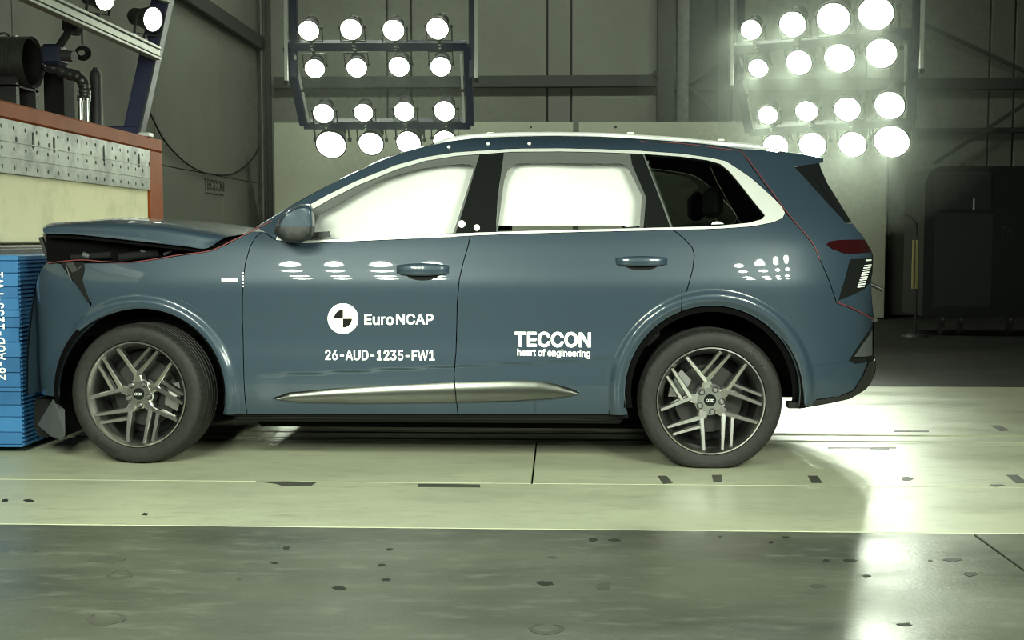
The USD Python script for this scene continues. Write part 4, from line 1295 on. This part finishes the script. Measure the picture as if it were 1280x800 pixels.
# spoiler with dark side fin
sp0 = [side(x, y, 0.0) for x, y in ((976, 189.5), (1005, 193), (1029, 198), (1029, 203), (1010, 206), (990, 208))]
sp3 = []
for p in sp0:
    sp3 += [p + np.array([0, 0.0, 0]), np.array([p[0] + 0.04, YCL, p[2] + 0.05]), np.array([p[0], 2 * YCL - p[1], p[2]])]
obj('roof_spoiler', hull(sp3), 'paint', car, smooth=25)
fin = [(993, 209), (1008, 206), (1024, 203), (1027, 212), (1034, 228), (1047, 249), (1065, 278), (1058, 279), (1040, 259), (1015, 231)]
for sgn in (0, 1):
    ps = []
    m = extrude(Polygon([(side(x, y)[0], side(x, y)[2]) for x, y in fin]), 0.03)
    yb = [0.0]
    vv = m.vertices
    yD = np.minimum(D(vv[:, 0], vv[:, 1]), 0.55) + 0.006 + vv[:, 2]
    if sgn:
        yD = 2 * YCL - yD
    mm = trimesh.Trimesh(np.stack([vv[:, 0], yD, vv[:, 1]], 1), m.faces if sgn else m.faces[:, ::-1], process=False)
    obj('spoiler_fin', mm, 'black_gloss', car, smooth=False)

# roof rails
rl = smooth_px([(538, 184.5), (552, 178.5), (572, 173.2), (600, 170.3), (640, 168.6), (700, 168.2), (750, 169), (790, 171), (850, 175), (880, 178), (915, 181), (940, 183.2), (958, 186.5)], 5)
for sgn in (0, 1):
    R3 = np.array([side(x, y, 0.035) for x, y in rl])
    if sgn:
        R3[:, 1] = 2 * YCL - R3[:, 1]
    rr_ = 0.0135 * np.minimum(1.0, 0.35 + np.minimum(np.arange(len(R3)), np.arange(len(R3))[::-1]) / 5.0)
    tb = tube(R3, rr_, 12)
    obj('roof_rail', tb, 'chrome', car, smooth=True)
    for px in (545, 632, 755, 950):
        q = R3[int(np.argmin([abs(r[0] - px) for r in rl]))]
        obj('rail_foot', box(q + np.array([0, 0.01 * (1 - 2 * sgn), -0.012]), (0.05, 0.022, 0.026), 0.006), 'frame_gray', car, smooth=False)
for px, py in ((561, 184), (610, 180.2), (661.5, 180)):
    p = side(px, py, -0.002)
    n = DG(np.array(p[0]), np.array(p[2]))
    obj('target_dot', rod(p, p + n * 0.004, 0.009, 16), 'sticker_white', car)
for px in (613, 788, 901):
    p = side(px, 167.5 if px < 900 else 176, 0.06)
    obj('roof_marker', box(p + np.array([0, 0, 0.004]), (0.034, 0.02, 0.010), 0.003), 'sticker_white', car, smooth=False)

# ---- door handles, mirror, badge, stickers
for (x0, y0, x1, y1) in ((496, 331, 561, 347), (770, 322, 834, 335)):
    cx, cy, hw, hh = (x0 + x1) / 2, (y0 + y1) / 2, (x1 - x0) / 2, (y1 - y0) / 2
    cup = Polygon(sidexz([(cx + hw * 0.62 * math.cos(t), cy + hh * 0.5 + hh * 0.95 * math.sin(t)) for t in np.linspace(0, 2 * np.pi, 30)[:-1]]))
    add_panel('handle_recess', cup, 'interior_dark', off=-0.0015, s=0.01, grid=0.012, gap=0, lip=0)
    P0, P1 = side(x0, cy), side(x1, cy)
    u_ = (P1 - P0); L_ = np.linalg.norm(u_); u_ /= L_
    hgt = (y1 - y0) / 264.0
    for sgn in (0, 1):
        secs = []
        for t in np.linspace(0, 1, 15):
            c_ = P0 + u_ * L_ * t
            c_[1] = D(c_[0], c_[2])
            rz = hgt * 0.50 * (0.28 + 0.72 * math.sin(math.pi * (0.08 + 0.84 * t)) ** 0.5)
            ry = 0.004 + 0.032 * math.sin(math.pi * t) ** 0.45
            a_ = np.linspace(0, 2 * np.pi, 17)[:-1]
            secs.append(np.stack([np.full(16, c_[0]), c_[1] - ry * 0.62 + ry * 0.42 * np.cos(a_), c_[2] + 0.008 + rz * np.sin(a_)], 1))
        S = np.array(secs)
        if sgn:
            S[..., 1] = 2 * YCL - S[..., 1]
        Vh = S.reshape(-1, 3)
        Fh = []
        for i in range(14):
            for j in range(16):
                a, b = i * 16 + j, i * 16 + (j + 1) % 16
                Fh += [(a, b, b + 16), (a, b + 16, a + 16)]
        for e_, o in ((0, 0), (14, 1)):
            base = len(Vh)
            Vh = np.vstack([Vh, Vh[e_ * 16:(e_ + 1) * 16].mean(0)])
            for j in range(16):
                a, b = e_ * 16 + j, e_ * 16 + (j + 1) % 16
                Fh.append((base, b, a) if o == 0 else (base, a, b))
        mh = trimesh.Trimesh(Vh, np.array(Fh), process=False)
        mh.fix_normals()
        obj('door_handle', mh, 'paint', car, smooth=50)

# wing mirror
mirror = thing('wing_mirror', parent=car)


def mirror_at(sgn, parent):
    ctr = on_y(368, 282, -0.02)
    sc = (5.68 - 0.02) / FPX
    import manifold3d as m3
    pts = []
    outline = [(342, 292), (345, 280), (352, 268), (363, 260), (376, 255), (388, 254.5), (393, 262), (394, 286), (391, 296), (376, 304), (356, 303)]
    for (x, y) in outline:
        for yy, k in ((-0.135, 0.80), (-0.10, 0.95), (-0.03, 1.0), (0.03, 0.93), (0.05, 0.8)):
            p = on_y(368 + (x - 368) * k, 280 + (y - 280) * k, yy)
            pts.append(p)
    h = hull(pts)
    h = h.subdivide().subdivide()
    trimesh.smoothing.filter_taubin(h, iterations=12)
    lo = h.vertices[:, 2] < on_y(368, 283, -0.04)[2]
    arm = hull([on_y(x, y, yy) for x, y in ((372, 292), (412, 289), (414, 296), (376, 301)) for yy in (0.02, 0.085)])
    if sgn:
        for q in (h, arm):
            q.vertices[:, 1] = 2 * YCL - q.vertices[:, 1]
            q.invert()
    zc_ = on_y(368, 283, -0.04)[2]
    hp, lw = h.slice_plane((0, 0, zc_), (0, 0, 1)), h.slice_plane((0, 0, zc_), (0, 0, -1))
    obj('mirror_cap', hp, 'paint', parent, smooth=50)
    obj('mirror_base', lw, 'black_plastic', parent, smooth=50)
    obj('mirror_arm', arm, 'black_plastic', parent, smooth=False)


mirror_at(0, mirror)
mirror2 = thing('wing_mirror', parent=car)
mirror_at(1, mirror2)


def heavy_text(text, grow, depth):
    m = meshkit.text_mesh(text, 1.0, 1.0, True)
    t = m.triangles
    top = t[(t[:, :, 2] > 0.5).all(1)]
    shp = shapely.union_all([Polygon(q[:, :2]).buffer(1e-4) for q in top]).buffer(grow, 3).simplify(0.006)
    return extrude(shp, depth)


def text_on_side(text, xl, xr, yb, yt, mat, name='sticker_lettering', grow=0.015, off=-0.0012, slant=0.0):
    m = heavy_text(text, grow, 0.0008)
    v = m.vertices
    w0, w1 = v[:, 0].min(), v[:, 0].max()
    px = xl + (v[:, 0] - w0) / (w1 - w0) * (xr - xl)
    py = yb - v[:, 1] * (yb - yt) + slant * (px - xl)
    A = np.array([[side(a, b) for a in (xl, xr)] for b in (yb, yt)])
    s, t = (px - xl) / (xr - xl), (yb - py) / (yb - yt)
    X = (1 - t) * ((1 - s) * A[0, 0, 0] + s * A[0, 1, 0]) + t * ((1 - s) * A[1, 0, 0] + s * A[1, 1, 0])
    Z = (1 - t) * ((1 - s) * A[0, 0, 2] + s * A[0, 1, 2]) + t * ((1 - s) * A[1, 0, 2] + s * A[1, 1, 2])
    Y = D(X, Z) + off - v[:, 2]
    return obj(name, trimesh.Trimesh(np.stack([X, Y, Z], 1), m.faces, process=False), mat, car, smooth=False, label=f'white lettering reading {text}' if mat == 'sticker_white' else None)


text_on_side('Euro', 455.5, 492.5, 405.5, 393, 'sticker_white')
text_on_side('NCAP', 495, 542, 405, 393, 'sticker_white')
text_on_side('26-AUD-1235-FW1', 406.5, 543.5, 449.5, 437.5, 'sticker_white', slant=0.006)
text_on_side('TECCON', 643, 739, 432.5, 415.5, 'sticker_white', slant=0.008, grow=0.035)
text_on_side('heart of engineering', 646.5, 738, 444, 436.0, 'sticker_white', slant=0.02, grow=0.03)
cxm, cym, rm = 428.8, 398.3, 19.3


def px_disc(r, a0=0, a1=360, n=40, c=(cxm, cym)):
    pts = arc(c[0], c[1], r, a0, a1, n)
    return (pts[:-1] if a1 - a0 >= 360 else [c] + pts)


add_panel('target_marker', Polygon(sidexz(px_disc(rm))), 'sticker_white', off=-0.0010, s=0.01, grid=0, gap=0, lip=0.0009, both=False, label='round white crash-test target marker')
for a0 in (90, 270):
    add_panel('target_quadrant', Polygon(sidexz(px_disc(11.2, a0, a0 + 90, 12))), 'sticker_black', off=-0.0016, s=0.01, grid=0, gap=0, lip=0.0005, both=False)
for q in ([(cxm - rm, cym - .35), (cxm + rm, cym - .35), (cxm + rm, cym + .35), (cxm - rm, cym + .35)], [(cxm - .35, cym - rm), (cxm + .35, cym - rm), (cxm + .35, cym + rm), (cxm - .35, cym + rm)]):
    add_panel('target_line', Polygon(sidexz(q)), 'sticker_yellow', off=-0.0014, s=0.01, grid=0, gap=0, lip=0.0003, both=False)
add_panel('wing_badge', Polygon(sidexz([(277, 347), (298, 347), (298, 351.5), (277, 351.5)])), 'slat_white', off=-0.003, s=0.01, grid=0, gap=0, lip=0.003)
for c_, r_ in (((577, 280), 4.6), ((596, 284.5), 4.0)):
    add_panel('pillar_sticker', Polygon(sidexz(px_disc(r_, 0, 360, 18, c_))), 'sticker_white', off=0.001, s=0.01, grid=0, gap=0, lip=0.0008, both=False)
add_panel('glass_sticker', Polygon(sidexz([(889, 280.5), (891, 277.5), (896, 276.7), (901, 277.2), (905, 280)])), 'sticker_white', off=0.001, s=0.01, grid=0, gap=0, lip=0.0008, both=False)
# dotted tick marks across the door gaps
for k in range(5):
    add_panel('gap_mark', Polygon(sidexz([(303, 340 + k * 4.2), (305, 340 + k * 4.2), (304.6, 342.2 + k * 4.2), (302.6, 342.2 + k * 4.2)])), 'sticker_white', off=-0.001, s=0.01, grid=0, gap=0, lip=0.0008, both=False)

# red trip cords taped along the panel gaps
for pts_, r_ in (([(60, 329), (80, 326.5), (105, 325), (130, 327), (155, 328), (180, 326), (225, 318.5), (255, 315), (272, 310), (290, 301), (305, 294), (320, 286), (340, 276)], 0.0040),
                 ([(926, 188), (938, 203), (952, 222), (966, 241), (981, 262), (996, 280), (1008, 294), (1018, 308), (1025, 325)], 0.0035), ([(1046, 378), (1060, 383), (1075, 390), (1088, 397), (1093, 400)], 0.0045),
                 ([(800, 177), (840, 178.5), (875, 182), (905, 186), (925, 188)], 0.003)):
    q = np.array([side(x, y, -0.004) for x, y in smooth_px(pts_, 5)])
    obj('trip_cord', tube(q, r_ * 0.75, 6), 'red_cord', car, smooth=True, label='thin red cord taped along a body gap')
obj('cord_clip', box(side(1093, 400, -0.01), (0.03, 0.02, 0.02), 0.004), 'black_plastic', car, smooth=False)
tp = side(1088, 355, 0.02)
obj('tow_plug', rod(tp, tp + np.array([0.06, -0.01, -0.03]), 0.010), 'black_plastic', car)

# ---- inner shell so that gaps and arches stay dark
shell = Polygon(sidexz([(62, 332), (155, 330), (260, 316), (300, 300), (345, 303), (600, 296), (841, 288), (981, 275), (1000, 290), (1040, 320), (1084, 330), (1082, 392), (1060, 450), (1040, 490), (1000, 505), (785, 515), (285, 515), (75, 490), (40, 490), (42, 380)]))
shell = shell.difference(disc(FW, 110)).difference(disc(RW, 113))
add_panel('inner_shell', shell, 'interior_dark', off=0.035, s=0.04, grid=0.08, gap=0, lip=0)
for (cx, cy), rpx in ((FW, 118), (RW, 121)):
    c_ = on_y(cx, cy, 0.04)
    r_ = rpx / FPX * 5.75
    lin = lathe([(r_ * 0.90, 0.0), (r_ * 0.98, 0.035), (r_, 0.06), (r_, 0.42), (0.0, 0.42)], 64)
    for sgn in (0, 1):
        m = lin.copy()
        Mx = np.eye(4); Mx[:3, 0], Mx[:3, 1], Mx[:3, 2], Mx[:3, 3] = (1, 0, 0), (0, 0, 1), (0, 1, 0), (c_[0], 0.03, c_[2])
        m.apply_transform(Mx)
        m = m.slice_plane((0, 0, 0.29), (0, 0, 1))
        if sgn:
            m.vertices[:, 1] = 2 * YCL - m.vertices[:, 1]
        obj('wheel_house', m, 'void_black', car, smooth=40)
xa, xb = on_y(300, 510, .1)[0], on_y(945, 500, .1)[0]
obj('floor_pan', boxab((xa, 0.42, 0.125), (xb, 1.66, 0.30), 0.02), 'void_black', car, smooth=False)
for sgn in (0, 1):
    yy = (0.10, 0.42) if not sgn else (1.66, 1.78)
    obj('sill_box', boxab((on_y(290, 510, .1)[0], yy[0], 0.20), (on_y(780, 510, .1)[0], yy[1], 0.30), 0.02), 'interior_dark', car, smooth=False)
obj('exhaust_pipe', rod((xa + 0.3, 0.75, 0.17), (xb - 0.2, 0.75, 0.19), 0.035), 'dark_steel', car)
for px in (655, 745):
    obj('jacking_bracket', box(on_y(px, 524, 0.14), (0.06, 0.04, 0.03), 0.005), 'black_plastic', car, smooth=False)
# axles and subframes
for cx, cy in ((172.5, 493.5), (888.7, 501.5)):
    c_ = on_y(cx, cy, 0.05)
    obj('axle', rod((c_[0], 0.30, c_[2]), (c_[0], 1.56, c_[2]), 0.045), 'dark_steel', car)
# seats and dash
for yc in (0.52, 1.34):
    sx = on_y(560, 300, 0.5)[0]
    seat = thing('front_seat', parent=car)
    obj('cushion', box((sx - 0.28, yc, 0.62), (0.52, 0.50, 0.16), 0.05), 'seat_cloth', seat, smooth=False)
    obj('backrest', hull([(sx - 0.06, yc + s * 0.24, 0.68) for s in (-1, 1)] + [(sx + 0.06, yc + s * 0.24, 0.66) for s in (-1, 1)] + [(sx + 0.14, yc + s * 0.19, 1.22) for s in (-1, 1)] + [(sx + 0.22, yc + s * 0.19, 1.20) for s in (-1, 1)]), 'seat_cloth', seat, smooth=False)
    obj('headrest', box((sx + 0.22, yc, 1.33), (0.09, 0.26, 0.16), 0.035), 'seat_cloth', seat, smooth=False)
rs = thing('rear_seat', parent=car)
sx = on_y(860, 300, 0.5)[0]
obj('cushion', box((sx - 0.40, YCL, 0.64), (0.50, 1.20, 0.16), 0.05), 'seat_cloth', rs, smooth=False)
obj('backrest', hull([(sx - 0.16 + dx, YCL + s * 0.60, 0.70) for s in (-1, 1) for dx in (0, .12)] + [(sx + 0.06 + dx, YCL + s * 0.56, 1.18) for s in (-1, 1) for dx in (0, .10)]), 'seat_cloth', rs, smooth=False)
for yc in (0.55, 1.31):
    obj('headrest', box((sx + 0.13, yc, 1.28), (0.08, 0.26, 0.16), 0.03), 'seat_cloth', rs, smooth=False)
obj('dashboard', hull(crosswise(((335, 296), (345, 285), (400, 292), (415, 315), (400, 350), (330, 350)), 0.20, 1.6)), 'interior_dark', car, smooth=False)


# ---- wheels
RT = 0.345
TYP = [(0.256, -0.098), (0.262, -0.112), (0.272, -0.117), (0.292, -0.121), (0.310, -0.1195), (0.326, -0.114), (0.334, -0.109), (0.341, -0.099), (0.3455, -0.085), (0.348, -0.070)]
for g in (-0.058, -0.030, 0.0, 0.030, 0.058):
    TYP += [(0.3492, g - 0.0085), (0.3492, g - 0.006), (0.342, g - 0.0045), (0.342, g + 0.0045), (0.3492, g + 0.006), (0.3492, g + 0.0085)]
TYP += [(0.348, 0.070), (0.3455, 0.085), (0.341, 0.099), (0.334, 0.109), (0.326, 0.114), (0.31, 0.1195), (0.292, 0.121), (0.272, 0.117), (0.262, 0.112), (0.256, 0.098)]


def spoke_bar(p0, p1, w0, w1, f0, f1, dp=0.030, bev=0.35):
    """A tapering bar of the wheel face; p in the wheel plane, f the face's height."""
    p0, p1 = np.asarray(p0, float), np.asarray(p1, float)
    d = (p1 - p0) / np.linalg.norm(p1 - p0)
    nrm = np.array([-d[1], d[0]])
    pts = []
    for p, w, f in ((p0, w0, f0), (p1, w1, f1)):
        for s in (-1, 1):
            pts += [(*(p + nrm * s * w * 0.5 * (1 - bev)), f), (*(p + nrm * s * w * 0.5), f - 0.006), (*(p + nrm * s * w * 0.62), f - dp)]
    return hull(pts)


def pol(r, deg):
    return np.array([r * math.cos(math.radians(deg)), r * math.sin(math.radians(deg))])


def make_wheel(parent, ctr, yaw, phase, mirror_, flat_z=0.0):
    """Local frame: z towards the outside of the car, x to the rear, y up."""
    M = np.eye(4)
    out = np.array([-math.sin(yaw), -math.cos(yaw), 0.0])
    if mirror_:
        out = np.array([-math.sin(yaw), math.cos(yaw), 0.0])
    y_ = np.array([0, 0, 1.0])
    x_ = np.cross(y_, out)
    M[0, :3], M[1, :3], M[2, :3], M[3, :3] = x_, y_, out, ctr
    W = thing('wheel', mat4=M, parent=parent)
    kt = lambda r: r if r < 0.30 else 0.30 + (r - 0.30) * (RT - 0.30) / 0.05
    ty = lathe([(kt(r), -z) for r, z in TYP][::-1], 180, closed=True)
    v = ty.vertices
    r = np.hypot(v[:, 0], v[:, 1]); a = np.arctan2(v[:, 1], v[:, 0])
    notch = (np.floor((a + np.pi) / (2 * np.pi) * 180 + 0.5).astype(int) % 3 == 0) & (np.abs(v[:, 2]) > 0.075) & (r > kt(0.3385))
    r2 = np.where(notch, r - 0.005, r)
    v[:, 0], v[:, 1] = r2 * np.cos(a), r2 * np.sin(a)
    lowest = -(ctr[2] - 0.0015)
    sft = 0.007
    v[:, 1] = lowest + sft * np.logaddexp(0.0, (v[:, 1] - lowest) / sft)
    near_ = (v[:, 1] < lowest + 0.05)
    v[near_, 2] *= 1.0 + 0.07 * (1 - (v[near_, 1] - lowest) / 0.05)
    ty.vertices = v
    ty.fix_normals()
    obj('tyre', ty, 'rubber', W, smooth=28)
    for rb in (0.268, 0.3015):
        pass
    rim = lathe([(0.2575, 0.112), (0.2585, 0.104), (0.256, 0.098), (0.250, 0.094), (0.238, 0.072), (0.228, 0.03), (0.222, -0.06), (0.240, -0.10)], 96)
    rim2 = lathe([(0.2575, 0.112), (0.2515, 0.1125), (0.2485, 0.108), (0.2450, 0.098), (0.2340, 0.080), (0.2230, 0.045), (0.216, 0.0), (0.214, -0.06)], 96)
    for q in (rim, rim2):
        q.fix_normals()
    obj('rim', rim2, 'rim_metal', W, smooth=35)
    obj('rim_barrel', rim, 'alloy_dark', W, smooth=35)
    RR = 0.247
    fR, fH = 0.104, 0.080
    for k in range(5):
        th = phase + 72 * k
        J = pol(0.37 * RR, th)
        ps = [spoke_bar(pol(0.10 * RR, th), J, 0.060, 0.042, fH - 0.006, fH, 0.035)]
        e1 = pol(0.975 * RR, th + 18)
        e2 = pol(0.975 * RR, th - 33)
        st2 = J + (e1 - J) * 0.02
        ps.append(spoke_bar(J, e1, 0.026, 0.019, fH, fR, 0.032))
        ps.append(spoke_bar(J, e2, 0.026, 0.017, fH, fR, 0.032))
        # second bar of the pair, running alongside the first and starting from the long spoke
        d2 = e2 - J
        nn = np.array([-d2[1], d2[0]]) / np.linalg.norm(d2)
        e3 = pol(0.972 * RR, th - 22.5)
        s3 = J + (e1 - J) * 0.27
        ps.append(spoke_bar(s3 + (e3 - s3) * 0.02, e3, 0.020, 0.016, fH + 0.004, fR - 0.002, 0.028))
        obj('spoke', cat_mesh(ps), 'alloy', W, smooth=False)
    hub = lathe([(0.0, 0.078), (0.060, 0.078), (0.074, 0.068), (0.078, 0.03), (0.0, 0.03)][::-1], 48); hub.fix_normals()
    obj('hub', hub, 'alloy', W, smooth=35)
    cap = lathe([(0.0, 0.083), (0.026, 0.082), (0.0295, 0.078), (0.0295, 0.070), (0.0, 0.07)][::-1], 32); cap.fix_normals()
    cp = obj('centre_cap', cap, 'black_gloss', W, smooth=35)
    rg = []
    for q in range(4):
        tor = trimesh.creation.torus(0.0058, 0.0010, 20, 6)
        tor.apply_translation((-0.0126 + q * 0.0084, 0, 0.0836))
        rg.append(tor)
    obj('cap_rings', cat_mesh(rg), 'chrome', W, smooth=True, label='four small linked rings on the centre cap')
    for k in range(5):
        c_ = pol(0.056, phase + 36 + 72 * k)
        nut = trimesh.creation.cylinder(0.0095, 0.022, sections=6)
        nut.apply_translation((*c_, 0.080))
        well = lathe([(0.0165, 0.077), (0.0165, 0.0792), (0.011, 0.0784), (0.011, 0.070)], 20); well.fix_normals()
        well.apply_translation((*c_, 0))
        obj('wheel_nut', nut, 'brake_steel', W, smooth=False)
        obj('nut_well', well, 'alloy_dark', W, smooth=30)
    di = lathe([(0.07, 0.0), (0.165, 0.0), (0.166, -0.003), (0.166, -0.022), (0.165, -0.025), (0.07, -0.025)], 64, closed=True); di.fix_normals()
    obj('brake_disc', di, 'disc_steel', W, smooth=30)
    ca = hull([(*pol(r_, a_), z_) for r_ in (0.125, 0.195) for a_ in (-22, -8, 8, 22) for z_ in (-0.045, 0.028)])
    ca.apply_transform(trimesh.transformations.rotation_matrix(math.radians(155 if not mirror_ else 25) if ctr[0] > 0 else math.radians(-5), (0, 0, 1)))
    obj('brake_caliper', ca, 'brake_steel', W, smooth=False)
    bk = lathe([(0.02, -0.03), (0.205, -0.03), (0.225, -0.05), (0.02, -0.05)], 48, closed=True); bk.fix_normals()
    obj('back_plate', bk, 'interior_dark', W, smooth=30)
    if not mirror_:
        # raised maker's lettering on the sidewall
        m = meshkit.text_mesh('HANKOOK', 0.020, 0.0008, True)
        vv = m.vertices
        L = vv[:, 0].max()
        for centre in ((44, 224) if ctr[0] > 0 else (60, 240)):
            ang = math.radians(centre) - (vv[:, 0] - L / 2) / 0.300 * 1.15
            rr2 = 0.290 + vv[:, 1]
            z_ = np.interp(rr2, [p[0] for p in TYP[:10]], [-p[1] for p in TYP[:10]]) + vv[:, 2] + 0.0006
            obj('tyre_lettering', trimesh.Trimesh(np.stack([rr2 * np.cos(ang), rr2 * np.sin(ang), z_], 1), m.faces, process=False), 'rubber_letter', W, smooth=False)
    return W


yw = 0.146
for (cx, cy), yaw, ph in (((172.5, 493.5), math.radians(6.5), -121), ((888.7, 501.5), 0.0, -115)):
    face = on_y(cx, cy, yw - 0.112)
    c_ = np.array([face[0], yw, face[2]])
    make_wheel(car, c_, yaw, ph, False)
    c2 = c_.copy(); c2[1] = 2 * YCL - yw
    make_wheel(car, c2, yaw if cx < 500 else 0.0, 40, True)

# ================================================================== dust haze hanging in the lamp light behind the car
for nm, dens in (('haze_thin', 0.003), ('haze_thick', 0.040)):
    usdkit.material(stage, '/World/Looks/' + nm, {'v': ('principled_volume', {'color': (0.86, 0.95, 0.84), 'density': dens, 'anisotropy': 0.6})}, [], volume='v.volume')
    MATS[nm] = UsdShade.Material.Get(stage, '/World/Looks/' + nm)
for cen, rad, nm, lab in (((0.4, 6.7, 2.9), (4.2, 3.9, 2.8), 'haze_thin', 'thin dust haze hanging in the lamp light behind the whole car'),
                          ((2.45, 5.6, 2.55), (1.75, 1.5, 1.5), 'haze_thick', 'denser dust haze glowing around the right lamp rack')):
    m = trimesh.creation.icosphere(4)
    m.vertices = m.vertices * np.array(rad) + np.array(cen)
    tag(obj('dust_haze', m, nm, smooth=True), lab, 'haze', kind='stuff')
